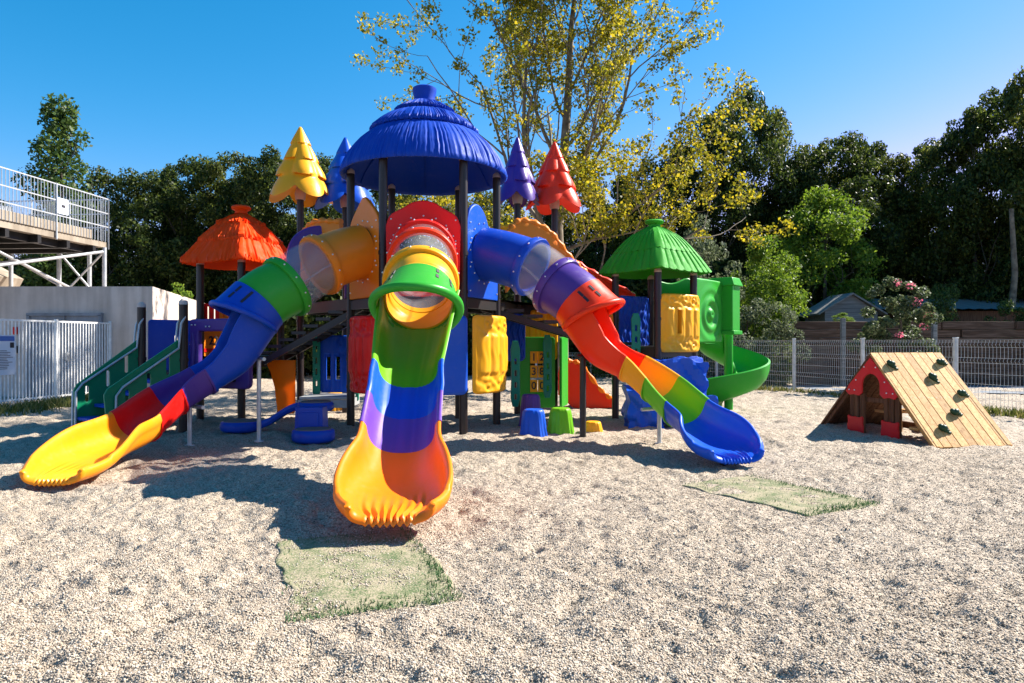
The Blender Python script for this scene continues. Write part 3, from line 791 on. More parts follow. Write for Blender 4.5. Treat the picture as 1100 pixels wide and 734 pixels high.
    def chute(s, u0, u1, mat, w=(0.275, 0.275), h=(0.29, 0.29), name="chute_section", flare=0.06, ridge=0.0, c0=True, rim=(0.044, 0.044)):
        m = 16; b = MB()
        rings = []
        for t in [0, 0.045, 0.05] + [0.05 + 0.9 * i / m for i in range(1, m)] + [0.95, 0.955, 1.0]:
            col = (c0 and t < 0.047) or t > 0.953       # thicker joint collar at both ends
            rings.append(s.profile(u0 + (u1 - u0) * t, w[0] + (w[1] - w[0]) * t, h[0] + (h[1] - h[0]) * min(1, t * 1.15), flare, rim=rim[0] + (rim[1] - rim[0]) * min(1, t * 2), ridge=ridge, nr=8, thick=0.052 if col else 0.03))
        b.loft(rings)
        return s.sub(b, name, mat, angle=50)
    def end(s, u0, u1, mat, nr=7, ridge=0.03, label=None, wmax=0.335):
        m = 40; b = MB(); rings = []
        for i in range(m + 1):
            t = i / m
            st = lambda a, c, x: (lambda q: q * q * (3 - 2 * q))(max(0, min(1, (x - a) / (c - a))))
            w = 0.275 + (wmax - 0.275) * st(0.1, 0.6, t) - 0.12 * max(0, (t - 0.64) / 0.36) ** 2.0
            h = 0.29 - 0.235 * st(0.30, 1.0, t)
            fl = 0.06 + 0.07 * st(0.2, 0.7, t)
            rings.append(s.profile(u0 + (u1 - u0) * t, w, max(h, 0.045), fl, rim=0.036 + 0.012 * st(0.3, 0.8, t), n=84, ridge=ridge * st(0.5, 0.97, t), nr=nr, thick=0.03 + 0.045 * st(0.6, 1.0, t)))
        # rounded nose: the two skins close on each other while moving forward
        p, T, S, Nn = s.at(u1); last = rings[-1]; L_ = len(last); n_in = 85
        for k in range(1, 8):
            a = k / 7 * PI / 2 * 0.97; ring = []
            for q_i, q in enumerate(last):
                if q_i < n_in: mate = last[n_in + 3 + (n_in - 1 - q_i)]
                elif q_i < n_in + 3: mate = q
                elif q_i < 2 * n_in + 3: mate = last[n_in - 1 - (q_i - n_in - 3)]
                else: mate = q
                mid = (q + mate) / 2
                ring.append(mid + (q - mid) * math.cos(a) + T * 0.06 * math.sin(a) - V((0, 0, 1)) * 0.02 * (1 - math.cos(a)))
            rings.append(ring)
        b.loft(rings)
        return s.sub(b, "end_section", mat, label, angle=55)
    def leg(s, u, side=0.0, z=None, mat=GALV, r=0.028):
        p, T, S, Nn = s.at(u); b = MB()
        top = p - Nn * 0.05 + S * side; b.tube([V((top.x, top.y, -0.08)), V((top.x, top.y, top.z))], r, 14)
        q = p - Nn * 0.055; b.tube([q - S * 0.3, q + S * 0.3], 0.024, 12)
        b.tube([V((top.x, top.y, 0.0)), V((top.x, top.y, 0.02))], 0.06, 14)
        return s.sub(b, "support_leg", mat)

def entry_panel(sl, k, top, mat, label):
    """moulded board on the hexagon face k with the tube's hole"""
    m_, n_, x_ = face(k)
    out = [(-0.5, 2.02), (0.5, 2.02)] + list(top)
    out = [(a, z - 2.02) for a, z in out]
    hole = [(0.36 * math.cos(2 * PI * i / 32), 2.695 - 2.02 + 0.36 * math.sin(2 * PI * i / 32)) for i in range(32)]
    b = MB(); b.mesh_in(plate(out, [hole], 0.06, 0.02), stand(m_ + V((0, 0, 2.02)) + n_ * 0.02, x_))
    for i in range(16):
        a = 2 * PI * i / 16; q = m_ + V((0, 0, 2.695)) + x_ * 0.46 * math.cos(a) + V((0, 0, 1)) * 0.46 * math.sin(a) + n_ * 0.055
        b.ball(q, 0.014, 1, 5)
    for zz in (2.1, 2.45, 2.8, 3.1):
        for sx_ in (-0.46, 0.46): b.ball(m_ + x_ * sx_ + V((0, 0, zz)) + n_ * 0.055, 0.014, 1, 5)
    sl.sub(b, "entry_panel", [mat, BOLT], label)

# centre slide
m_, n_, x_ = face(0)
fs = Slide("tube_slide", "centre rainbow slide with green hood facing the front", [(-1.28, 9.87, 2.31), (-1.16, 8.85, 2.0), (-1.09, 8.2, 1.69), (-1.06, 7.9, 1.5), (-1.02, 6.8, 0.89), (-0.99, 6.4, 0.62), (-0.965, 6.0, 0.37), (-0.93, 5.6, 0.21), (-0.88, 5.1, 0.15), (-0.83, 4.66, 0.16)], n_)
entry_panel(fs, 0, chaikin([(0.52, 3.0), (0.47, 3.16), (0.3, 3.24), (0.12, 3.36), (-0.12, 3.36), (-0.3, 3.24), (-0.47, 3.16), (-0.52, 3.0)], 2, False), RED, "red wavy topped slide entry board")
fs.tubes(0.0, 0.42, RED); fs.flange(0.42, RED); fs.tubes(0.42, 1.0, CLEAR, "clear_tube", True); fs.flange(1.0, SCARLET); fs.tubes(1.0, 1.92, CLEAR, "clear_tube", True); fs.flange(1.92, YELLOW)
fs.tubes(1.92, 3.02, YELLOW)
fs.hood(2.9, 3.55, GREEN, flare=0.085, base=0.3, lip=0.05, label="green visor hood")
fs.chute(2.98, 4.0, LIME, w=(0.38, 0.275), h=(0.44, 0.29), ridge=0.01, c0=False)
fs.chute(4.0, 5.0, ROYAL, ridge=0.01); fs.chute(5.0, 6.0, VIOLET, ridge=0.01); fs.end(6.0, 9.0, DEEPORANGE, label="orange flared slide end with ridged lip", nr=5, ridge=0.036)
fs.leg(4.05); 
# left slide
m_, n_, x_ = face(-1)
ls = Slide("tube_slide", "slide with blue hood, red and yellow end curving to the front left", [(-2.19, 10.26, 2.31), (-2.60, 9.87, 2.10), (-2.95, 9.55, 1.78), (-3.19, 9.33, 1.58), (-3.53, 9.11, 1.02), (-3.90, 8.86, 0.72), (-4.19, 8.55, 0.48), (-4.37, 8.06, 0.20), (-4.41, 7.5, 0.11), (-4.37, 6.95, 0.075), (-4.28, 6.38, 0.07)], n_)
entry_panel(ls, -1, chaikin([(0.52, 3.05), (0.45, 3.2), (0.15, 3.42), (0.0, 3.52), (-0.15, 3.42), (-0.45, 3.2), (-0.52, 3.05)], 2, False), ORANGE, "orange pointed slide entry board")
ls.tubes(0.0, 1.0, ORANGE); ls.flange(1.0, ORANGE); ls.tubes(1.0, 2.0, CLEAR, "clear_tube", True); ls.flange(2.0, GREEN); ls.tubes(2.0, 3.0, GREEN)
ls.hood(2.98, 3.36, BLUE, flare=0.07, base=0.6, lip=0.042, label="blue visor hood")
ls.chute(3.22, 5.0, BLUE, w=(0.352, 0.275), h=(0.50, 0.29), flare=0.0, c0=False, rim=(0.02, 0.044)); ls.chute(5.0, 6.0, PURPLE); ls.chute(6.0, 7.0, RED); ls.end(7.0, 10.0, AMBER, label="yellow flared slide end with ridged lip", nr=5, ridge=0.026, wmax=0.305)
ls.leg(3.75); ls.leg(5.6, 0.1)
# right slide
m_, n_, x_ = face(1)
rs_ = Slide("tube_slide", "slide with purple tube, red hood and blue end curving to the front right", [(-0.48, 10.45, 2.31), (0.138, 10.13, 2.10), (0.46, 9.93, 1.83), (0.71, 9.76, 1.64), (1.12, 9.57, 1.09), (1.56, 9.37, 0.85), (1.88, 9.06, 0.59), (2.13, 8.6, 0.31), (2.30, 8.15, 0.17), (2.36, 7.75, 0.11), (2.41, 7.36, 0.10)], n_)
entry_panel(rs_, 1, chaikin([(0.52, 3.0), (0.42, 3.06), (0.2, 3.05), (0.05, 3.3), (-0.2, 3.42), (-0.45, 3.3), (-0.52, 3.1)], 2, False), ROYAL, "blue scroll topped slide entry board")
rs_.tubes(0.0, 1.0, BLUE); rs_.flange(1.0, BLUE); rs_.tubes(1.0, 2.0, CLEAR, "clear_tube", True); rs_.flange(2.0, PURPLE); rs_.tubes(2.0, 3.0, PURPLE)
rs_.hood(2.98, 3.44, SCARLET, flare=0.085, base=0.6, lip=0.042, label="red visor hood")
rs_.chute(3.22, 5.0, SCARLET, w=(0.352, 0.275), h=(0.50, 0.29), flare=0.0, c0=False, rim=(0.02, 0.044)); rs_.chute(5.0, 6.0, YELLOW); rs_.chute(6.0, 7.0, LIME); rs_.end(7.0, 10.0, ROYAL, label="blue flared slide end with ridged lip", nr=6, ridge=0.03)
rs_.leg(3.8, mat=BLACK, r=0.045); rs_.leg(6.25)
b = MB(); b.tube([(2.37, 7.62, -0.05), (2.37, 7.62, 0.06)], 0.05, 14); rs_.sub(b, "support_leg", BLACK)

# ------------------------------------------------------------------ arched bridge walls to the two huts
def bridge_wall(pts, h0, h1, mats, label, seg=46):
    P = [V(p) for p in pts]; b = MB(); rings = []; top = []
    nP = len(P) - 1
    for i in range(seg + 1):
        u = nP * i / seg; p = crom(P, u); d = crom(P, u + .02) - crom(P, u - .02); d.z = 0; d.normalize(); nn = V((d.y, -d.x, 0))
        f = i / seg; h = h0 + (h1 - h0) * f
        prof = [(-0.03, -h), (-0.045, -h * .6), (-0.03, -h * .25), (-0.045, -0.05), (0, 0.02), (0.045, -0.05), (0.03 + 0.02 * math.sin(f * 30), -h * .25), (0.045 + 0.03 * math.sin(f * 22), -h * .6), (0.03, -h)]
        rings.append([p + nn * a + V((0, 0, z)) for a, z in prof]); top.append(p + nn * 0.0 + V((0, 0, 0.0)))
    k = int(seg * 0.45)
    b.loft(rings[:k + 1], mi=0); b.loft(rings[k:], mi=1)
    rope = []
    for i, p in enumerate(top): rope.append(0.05 + 0.018 * math.sin(i * 1.9))
    b.tube(top[:k + 1], rope[:k + 1], 10, 0); b.tube(top[k:], rope[k:], 10, 1)
    o = b.build("bridge_wall", mats, play, angle=60); o["label"] = label
bridge_wall([(-0.10, 11.2, 3.10), (0.15, 11.35, 3.36), (0.6, 11.5, 3.22), (0.98, 11.6, 2.78), (1.35, 11.72, 2.45), (1.75, 11.95, 2.15)], 0.95, 0.8, [ORANGE, DEEPORANGE], "orange carved wall of the arched bridge to the green hut")
bridge_wall([(-0.6, 12.1, 3.3), (0.0, 12.4, 3.42), (0.6, 12.6, 3.2), (1.3, 12.7, 2.75), (2.3, 12.8, 2.2)], 0.9, 0.8, [YELLOW, SCARLET], "yellow and red far wall of the arched bridge to the green hut")
bridge_wall([(-2.75, 11.0, 3.28), (-3.3, 11.35, 3.32), (-3.62, 11.6, 3.05), (-3.9, 11.75, 2.7), (-4.15, 11.95, 2.3)], 0.95, 0.8, [ORANGE, SCARLET], "orange and red carved wall of the arched bridge to the orange hut")
b = MB()   # purple arch over the left bridge entrance
arc = [V((-3.62, 11.3, 2.05)) + V((0, 0, 0)) ]
A0, A1 = V((-3.62, 11.05, 0)), V((-2.62, 11.45, 0))
pts = []
for i in range(25):
    a = PI * i / 24; c = (A0 + A1) / 2; d = (A1 - A0) / 2
    pts.append(c - d * math.cos(a) * 1.0 + V((0, 0, 2.6 + 0.62 * math.sin(a) ** 0.7)))
prev = None; rings = []
for p in [pts[0] - V((0, 0, 0.5))] + pts + [pts[-1] - V((0, 0, 0.5))]:
    rings.append(p)
d = (A1 - A0).normalized(); nn = V((d.y, -d.x, 0))
outp = [(((p - (A0 + A1) / 2).dot(d)) * 1.0, p.z) for p in rings]
inn = [(x * 0.72, 2.1 + (z - 2.1) * 0.86) for x, z in outp][::-1]
b.mesh_in(plate(outp + inn, (), 0.12, 0.035), stand((A0 + A1) / 2, d))
o = b.build("bridge_arch", PURPLE, play); o["label"] = "purple arch over the bridge to the orange hut"
for (a, c) in ((V((-0.5, 11.5, 2.0)), V((2.0, 12.1, 1.27))), (V((-2.4, 11.35, 2.0)), V((-4.2, 11.95, 1.1)))):
    b = MB()   # dark stair treads of the bridges
    for i in range(8):
        p = a.lerp(c, (i + .5) / 8); d = (c - a); d.z = 0; d.normalize()
        M = Matrix.Rotation(math.atan2(d.y, d.x), 3, 'Z'); b.box(p, (0.28, 0.8, 0.05), M)
    b.bar(a + V((0, -0.4, -0.1)), c + V((0, -0.4, -0.1)), 0.05, 0.1); b.bar(a + V((0, 0.4, -0.1)), c + V((0, 0.4, -0.1)), 0.05, 0.1)
    b.build("bridge_steps", BLACK, play)

# ------------------------------------------------------------------ left hut: stairs, boards, counting panel
P1 = V((-5.97, 11.0, 0)); P2 = V((-4.91, 10.2, 0))
post(P1, 1.90, r=0.065); post(P2, 1.90, r=0.065)
deck([P1, P2, LPOST[1], LPOST[0]], 0.88)
rdir = V((-0.56, -0.83, 0)).normalized(); outl = [(0.0, 1.42), (0.98, 0.70), (1.02, 0.62), (0.98, 0.10), (0.86, 0.04), (0.0, 0.50)]
def slot(x, z, h): return rrect(x - 0.035, z - h / 2, x + 0.035, z + h / 2, 0.034, 4)
for P0, ext in ((P1, 0.98), (P2, 1.10)):
    ol = [(x * ext, z) for x, z in outl]
    b = MB(); b.mesh_in(plate(ol, [slot(0.24, 1.0, 0.3), slot(0.52, 0.78, 0.26), slot(0.82, 0.56, 0.26)], 0.035, 0.008), stand(P0, rdir))
    side = rdir.cross(V((0, 0, 1)))
    for x, z in ((0.1, 1.25), (0.1, 0.72), (0.45, 1.0), (0.9, 0.3)): b.ball(P0 + rdir * x + V((0, 0, z)) + side * 0.02, 0.014, 1, 5)
    o = b.build("stair_panel", [FOREST, BOLT], play)
    b = MB()
    for sg in (1, -1):
        q = P0 + side * 0.05 * sg
        b.tube([q + V((0, 0, 1.72)), q + rdir * 0.06 + V((0, 0, 1.62)), q + rdir * 0.1 + V((0, 0, 1.25)), q + rdir * 0.9 + V((0, 0, 0.72)), q + rdir * 0.99 + V((0, 0, 0.60)), q + rdir * 1.0 + V((0, 0, -0.05))], 0.017, 10)
    b.build("handrail", GALV, play)
wdir = P2 - P1; wd = wdir.normalized()
b = MB()
for i in range(4):
    q = (P1 + P2) / 2 + rdir * (0.12 + 0.24 * i) + V((0, 0, 0.74 - 0.18 * i)); M = Matrix.Rotation(math.atan2(wd.y, wd.x), 3, 'Z')
    b.box(q, (wdir.length - 0.08, 0.26, 0.05), M)
b.build("stair_treads", BLUE, play, bevel=0.01)
b = MB(); q0 = P1 + V((0.05, 0.12, 0)); q1 = LPOST[0] + V((-0.05, -0.02, 0))
b.mesh_in(plate(rrect(0, 0.85, (q1 - q0).length, 1.70, 0.05), [slot(0.42, 1.3, 0.34)], 0.04, 0.01), stand(q0, q1 - q0)); b.build("barrier_panel", BLUE, play)
# purple frame panel between the left and near posts
b = MB(); Lf = LPOST[1] - LPOST[0]; W = Lf.length
hole = rrect(0.09, 0.78, W + 0.1, 1.55, 0.05)
b.mesh_in(plate(rrect(-0.10, 0.60, W + 0.28, 1.70, 0.08), [hole], 0.10, 0.03), stand(LPOST[0] - lb.normalized() * 0.10, Lf))
pn = -lb.normalized()
for (x, z) in ((-0.02, 1.63), (0.06, 1.63), (0.3, 1.6), (0.38, 1.6), (-0.05, 0.9), (-0.05, 1.3)): b.ball(LPOST[0] + pn * 0.16 + Lf.normalized() * x + V((0, 0, z)), 0.016, 1, 5)
q0 = LPOST[0] + pn * 0.15; ld_ = Lf.normalized()
b.tube([q0 + ld_ * 0.00 + V((0, 0, 1.5)), q0 + ld_ * 0.03 + V((0, 0, 1.25)), q0 + ld_ * 0.01 + V((0, 0, 1.0)), q0 + ld_ * 0.03 + V((0, 0, 0.7))], [0.03, 0.045, 0.04, 0.05], 10)
b.tube([q0 - ld_ * 0.06 + V((0, 0, 1.35)), q0 + ld_ * 0.03 + V((0, 0, 1.12))], [0.025, 0.035], 10)
o = b.build("window_panel", [PURPLE, BOLT], play); o["label"] = "purple panel with a wide window on the orange hut"
# counting panel on the far left face
Fa = LPOST[3] - LPOST[0]; fx = Fa.normalized(); fo = LPOST[0]
b = MB()
b.mesh_in(plate(rrect(0.06, 1.06, 0.88, 1.64, 0.04), [], 0.03, 0.008), stand(fo, fx), 0)
for i in range(3): b.bar(fo + fx * (0.10 + 0.14 * i) + V((0, 0, 1.6)), fo + fx * (0.10 + 0.14 * i) + V((0, 0, 2.0)), 0.07, 0.05, 1)
for i in range(4): b.tube([fo + fx * (0.42 + 0.13 * i) + V((0, 0, 1.62)), fo + fx * (0.42 + 0.13 * i) + V((0, 0, 1.98))], 0.06, 14, 0)
b.bar(fo + fx * 0.06 + V((0, 0, 1.98)), fo + fx * 0.9 + V((0, 0, 1.98)), 0.05, 0.05, 1)
b.bar(fo + fx * 0.06 + V((0, 0, 1.20)), fo + fx * 0.9 + V((0, 0, 1.20)), 0.05, 0.06, 1)
fn = fx.cross(V((0, 0, 1)))
tx = text_mesh("22", 0.21, 0.006)
b.mesh_in(tx, stand(fo + fx * 0.27 + V((0, 0, 1.36)) + fn * 0.022, fx), 2)
o = b.build("counting_panel", [ORANGE, RED, INK], play); o["label"] = "orange and red counting panel reading 22"

# ------------------------------------------------------------------ under the decks
b = MB()   # orange curved panel low at the back left
b.mesh_in(plate([(-0.25, 0.86), (-0.20, 0.90), (0.25, 0.90), (0.25, 0.04), (0.22, 0.0), (-0.04, 0.0), (-0.07, 0.2), (-0.10, 0.45), (-0.17, 0.7)], (), 0.03, 0.01), stand((-3.98, 11.75, 0.12), (1, -0.1, 0)))
o = b.build("side_panel", GLOWORANGE, play); o["label"] = "curved orange panel standing under the left bridge"
# blue/green playhouse wall, back left, under the deck
q = V((-3.42, 12.2, 0))
b = MB(); b.mesh_in(plate(rrect(0, 0.42, 0.11, 1.48, 0.03), [rrect(0.03, 0.55 + .2 * k, 0.08, 0.68 + .2 * k, 0.02) for k in range(4)], 0.06, 0.01), stand(q + V((-0.10, -0.1, 0)), (1, 0.05, 0)))
b.mesh_in(plate(rrect(0, 0.30, 0.11, 1.48, 0.03), [rrect(0.03, 0.55 + .2 * k, 0.08, 0.68 + .2 * k, 0.02) for k in range(4)], 0.06, 0.01), stand(q + V((0.58, -0.08, 0)), (1, 0.05, 0)))
o = b.build("ladder_board", TEAL, play)
def arches(u, v):
    s = 0
    if v < 0.35:
        for cx in (-0.45, 0.1, 0.62): s -= 0.03 * max(0, 1 - ((u - cx) / 0.2) ** 2)
    s += 0.02 * math.sin(14 * math.hypot(u - .3, v - .7)) * math.exp(-((u - .3) ** 2 + (v - .7) ** 2) * 5)
    return s
relief_panel("window_panel", 0.62, 1.02, q + V((0.27, 0.02, 0.44)), (1, 0.05, 0), ROYAL, arches, 0.02, holes=lambda u, v: (abs(u + 0.42) < 0.13 or abs(u - 0.12) < 0.13) and -0.55 < v < 0.25, label="blue arched window panel under the deck")
deck([q + V((-0.15, -0.75, 0)), q + V((0.65, -0.7, 0)), q + V((0.65, 0.1, 0)), q + V((-0.15, 0.05, 0))], 0.42, mat=GALV, t=0.04)
# blue stepping pads
b = MB()
def pad(c, r, z0, z1, sx=1.0):
    rings = []
    for (k, z) in ((0.86, z0), (0.98, z0 + 0.03), (1.0, (z0 + z1) / 2), (0.97, z1 - 0.02), (0.9, z1)):
        rings.append([V((c[0] + r * sx * k * math.cos(2 * PI * i / 40), c[1] + r * k * math.sin(2 * PI * i / 40), z)) for i in range(40)])
    b.loft(rings, mi=0)
    rings = [[V((c[0] + r * sx * k * math.cos(2 * PI * i / 40), c[1] + r * k * math.sin(2 * PI * i / 40), z)) for i in range(40)] for k, z in ((0.84, z1 - 0.01), (0.83, z1 + 0.012), (0.6, z1 + 0.014))]
    b.loft(rings, mi=1)
pad((-4.02, 10.15), 0.30, 0.02, 0.17); pad((-2.72, 9.35), 0.27, -0.02, 0.15, 1.08); pad((-2.86, 9.95), 0.26, 0.34, 0.47)
pts = [V((-3.85, 10.15, 0.10)), V((-3.6, 10.1, 0.16)), V((-3.3, 10.05, 0.34)), V((-3.1, 10.0, 0.41)), V((-2.9, 9.98, 0.41))]
rings = []
for i in range(25):
    p = crom(pts, 4 * i / 24); rings.append([p + V((0, a, z)) for a, z in ((-0.09, -0.055), (0.09, -0.055), (0.11, 0), (0.09, 0.055), (-0.09, 0.055), (-0.11, 0))])
b.loft(rings)
b.box((-2.84, 9.68, 0.22), (0.40, 0.30, 0.42), None, 0, 0.94); b.box((-2.84, 9.525, 0.24), (0.28, 0.02, 0.24), None, 0)
o = b.build("stepping_pad", [BLUE, PADGREY], play, angle=45, bevel=0.008); o["label"] = "blue stepping pads with grey treads rising under the left slide"
# right side: blue board, yellow bark board, teal ladder boards, green house wall with numbers
relief_panel("barrier_panel", 0.44, 0.85, (0.02, 12.2, 1.0), (1, 0.1, 0), BLUE, bark_rel, 0.0, label="narrow blue board behind the yellow log panel")
relief_panel("barrier_panel", 0.62, 0.95, (0.55, 12.75, 1.0), (1, 0.1, 0), YELLOW, lambda u, v: 0.03 * abs(math.sin(8 * u)), 0.0, label="yellow ribbed board above the green house wall")
for (ox, oy, z0, z1) in ((-0.02, 11.6, 0.25, 1.35), (0.56, 12.25, 0.35, 1.46), (2.02, 11.55, 1.02, 1.82), (1.86, 12.3, 1.3, 1.85)):
    b = MB(); k = int((z1 - z0 - 0.15) / 0.2)
    b.mesh_in(plate(chaikin([(0, z0), (0.15, z0), (0.14, (z0 + z1) / 2), (0.15, z1), (0, z1), (0.02, (z0 + z1) / 2)], 1), [rrect(0.05, z0 + .1 + .2 * i, 0.11, z0 + .22 + .2 * i, 0.025) for i in range(k)], 0.05, 0.01), stand((ox, oy, 0), (1, 0.15, 0)))
    b.build("ladder_board", TEAL, play)
b = MB(); gq = V((0.16, 12.45, 0)); gx = V((1, 0.12, 0)).normalized(); gn = gx.cross(V((0, 0, 1)))
b.mesh_in(plate(rrect(0, 0.15, 0.62, 1.42, 0.05), [rrect(0.16, 0.42, 0.46, 1.18, 0.03)], 0.05, 0.012), stand(gq, gx))
b.mesh_in(plate(rrect(0, 0.15, 0.62, 1.42, 0.06), (), 0.05, 0.012), stand(gq + gx * 0.74 + V((0, 0, 0)), V((0.25, 0.95, 0))), 0)
gw = b.build("house_wall", GREEN, play); gw["label"] = "green house wall with a window of yellow number tiles"
b = MB()
for i, txs in enumerate(("00", "38", "12")):
    for j in range(2):
        c = gq + gx * (0.235 + 0.15 * j) + V((0, 0, 0.54 + 0.26 * i))
        b.box(c, (0.13, 0.08, 0.22), Matrix.Rotation(math.atan2(gx.y, gx.x), 3, 'Z'), 0)
        b.mesh_in(text_mesh(txs[j], 0.19, 0.004), stand(c + gn * 0.042, gx), 1)
b.build("number_tiles", [YELLOW, INK], gw)
# small red slide behind
b = MB(); sq = V((1.0, 14.0, 0)); out = [(0, 0), (1.12, 0), (1.15, 0.1), (0.95, 0.22), (0.72, 0.45), (0.45, 0.82), (0.25, 0.92), (0.0, 0.92)]
b.mesh_in(plate(chaikin(out, 1), (), 0.06, 0.02), stand(sq, (1, 0.0, 0)), 0); b.mesh_in(plate(chaikin(out, 1), (), 0.06, 0.02), stand(sq + V((0, 0.5, 0)), (1, 0, 0)), 0)
edge = [V((sq.x + x, sq.y, z + 0.02)) for x, z in out[2:]]
pe = [crom(edge, (len(edge) - 1) * i / 30) for i in range(31)]
b.tube(pe, [0.045 + 0.018 * math.sin(i * 1.5) for i in range(31)], 10, 1)
b.loft([[V((x, sq.y + 0.03, z - 0.12)), V((x, sq.y + 0.47, z - 0.12)), V((x, sq.y + 0.47, z - 0.16)), V((x, sq.y + 0.03, z - 0.16))] for x, z in [(p.x, p.z) for p in pe]], mi=0)
o = b.build("small_slide", [SCARLET, DEEPORANGE], play); o["label"] = "low red slide with a rope edge behind the stump steps"
# orange railing right of the hood
b = MB()
for i in range(7): b.tube([(1.45 + 0.07 * i, 12.5 + 0.02 * i, 1.28), (1.45 + 0.07 * i, 12.5 + 0.02 * i, 1.85)], 0.026, 10)
b.bar((1.4, 12.48, 1.3), (1.92, 12.63, 1.3), 0.05); b.build("bar_railing", ORANGE, play)

# blue climbing rocks -----------------------------------------------------
def rock(c, size, seed, jag=0.05, n=12):
    bm = bmesh.new(); bmesh.ops.create_cube(bm, size=1.0); bmesh.ops.subdivide_edges(bm, edges=bm.edges[:], cuts=n, use_grid_fill=True)
    rnd = random.Random(seed); out = []
    ph = [rnd.uniform(0, 6) for _ in range(9)]
    for v in bm.verts:
        p = V(v.co); q = V((p.x * size[0], p.y * size[1], p.z * size[2]))
        d = math.sin(13 * q.x + ph[0] + 2 * math.sin(7 * q.z + ph[1])) * math.cos(9 * q.z + ph[2]) + 0.6 * math.sin(23 * q.x + 19 * q.z + ph[3] + 15 * q.y)
        nrm = p.normalized(); q += nrm * d * jag * 0.6; q.z += 0.05 * math.sin(8 * q.x + ph[4]) * math.cos(7 * q.y + ph[5]) * (p.z + 0.5)
        v.co = q + V(c)
    b = MB(); bm.verts.index_update(); b.add([v.co.copy() for v in bm.verts], [[w.index for w in f.verts] for f in bm.faces]); bm.free(); return b
b = rock((2.72, 11.15, 0.55), (0.80, 0.55, 1.0), 2, 0.075); b2 = rock((2.12, 11.0, 0.28), (0.58, 0.5, 0.62), 5, 0.07); b.add(b2.v, b2.f)
b3 = rock((3.05, 10.95, 0.18), (0.35, 0.4, 0.5), 8); b.add(b3.v, b3.f)
o = b.build("climbing_rocks", ROYAL, play, angle=14); o["label"] = "blue moulded climbing rocks below the green hut"

# spiral slide -----------------------------------------------------------------
SP = V((4.33, 13.65, 0))
sp = bpy.data.objects.new("spiral_slide", None); COL.objects.link(sp); sp.parent = play; sp.matrix_parent_inverse = Matrix.Translation(play.location).inverted(); sp["label"] = "green spiral slide beside the green hut"
def ssub(b, name, mat=GREEN, angle=50):
    o = b.build(name, mat, None, angle=angle); o.parent = sp; return o
b = MB(); b.tube([SP + V((0, 0, -0.1)), SP + V((0, 0, 1.62))], 0.085, 20); ssub(b, "centre_pole")
b = MB(); rings = []; m = 90
for i in range(m + 1):
    t = i / m; a = rad(150 - 360 * t); z = 1.32 - 1.29 * t ** 0.68
    d = V((math.cos(a), math.sin(a), 0)); ws = 1 + 0.12 * max(0, t - 0.85) / 0.15
    prof = [(0.14, 0.22), (0.17, 0.05), (0.27, -0.01), (0.45, -0.01), (0.60, 0.05), (0.69, 0.18), (0.725, 0.40), (0.75, 0.43), (0.785, 0.41), (0.765, 0.24), (0.72, 0.10), (0.62, -0.02), (0.45, -0.07), (0.25, -0.06), (0.12, 0.0), (0.10, 0.22)]
    if t > 0.9: prof = [(r, zz * (1 - 4 * (t - 0.9))) for r, zz in prof]
    rings.append([SP + d * (r * ws) + V((0, 0, z + zz)) for r, zz in prof])
b.loft(rings); ssub(b, "spiral_chute")
n2 = (V((4.25, 13.35, 0)) - V((3.2, 12.12, 0)))
def swirl2(u, v):
    d = math.hypot(u - 0.1, v + 0.1); return 0.03 * math.sin(d * 17) * math.exp(-d * d * 2.2)
relief_panel("side_wall", 1.28, 1.18, V((3.62, 12.68, 1.32)), n2, GREEN, swirl2, 0.03, parent=None).parent = sp
for o_ in [o for o in play.children if o.name.startswith("side_wall")]: o_.parent = sp
b = MB(); M = Matrix.Rotation(math.atan2(n2.y, n2.x), 3, 'Z')
b.box((4.12, 13.28, 2.0), (0.36, 0.5, 0.9), M); b.box((4.12, 13.28, 2.5), (0.46, 0.6, 0.16), M, 0, 0.8); b.box((4.12, 13.28, 1.52), (0.42, 0.58, 0.08), M)
for k in range(6): b.ball((4.12 + 0.1 * math.cos(k) , 13.1 + 0.06 * k, 2.40), (0.07, 0.07, 0.14), 0, 8)
o = ssub(b, "entry_hood"); mb = o.modifiers.new("bevel", 'BEVEL'); mb.width = 0.05; mb.segments = 3
b = MB(); b.mesh_in(plate(chaikin([(0, 2.15), (0.5, 2.25), (0.9, 2.2), (0.9, 2.62), (0.5, 2.42), (0.1, 2.50), (0, 2.58)], 2), (), 0.08, 0.02), stand((2.62, 12.95, 0), (1.0, 0.35, 0))); ssub(b, "back_wall_board")

# stump steps -------------------------------------------------------------
def stump(loc, r, h, mat, label):
    b = MB(); rnd = random.Random(h); n = 96
    ph = [rnd.uniform(0, 6) for _ in range(4)]; rings = []
    for (k, z) in ((1.18, 0), (1.10, 0.1), (1.03, 0.3), (0.97, 0.6), (0.92, 0.80), (0.88, 0.9), (0.80, 0.97), (0.70, 1.0)):
        ring = []
        for i in range(n):
            a = 2 * PI * i / n; w = 1 + (0.04 * math.sin(9 * a + ph[0]) + 0.045 * math.sin(17 * a + ph[1] + 3 * z)) * (1.2 - z) + 0.02 * math.sin(4 * a + ph[2])
            ring.append(V((r * k * w * math.cos(a), r * k * w * math.sin(a), h * z - (0.03 if z == 0 else 0) + (0.008 * math.sin(9 * a + ph[3]) if 0.1 < z < 0.95 else 0))))
        rings.append(ring)
    rings += [[V((r * k * math.cos(2 * PI * i / n), r * k * math.sin(2 * PI * i / n), h * z)) for i in range(n)] for k, z in ((0.60, 1.0), (0.3, 0.985))]
    b.loft(rings); o = b.build("stump_step", mat, angle=50); o.location = loc
    tag(o, label, "stepping stump", "plastic tree stump steps beside the structure")
stump((0.30, 11.0, 0), 0.165, 0.50, PURPLE, "purple plastic stump step standing behind the blue stump")
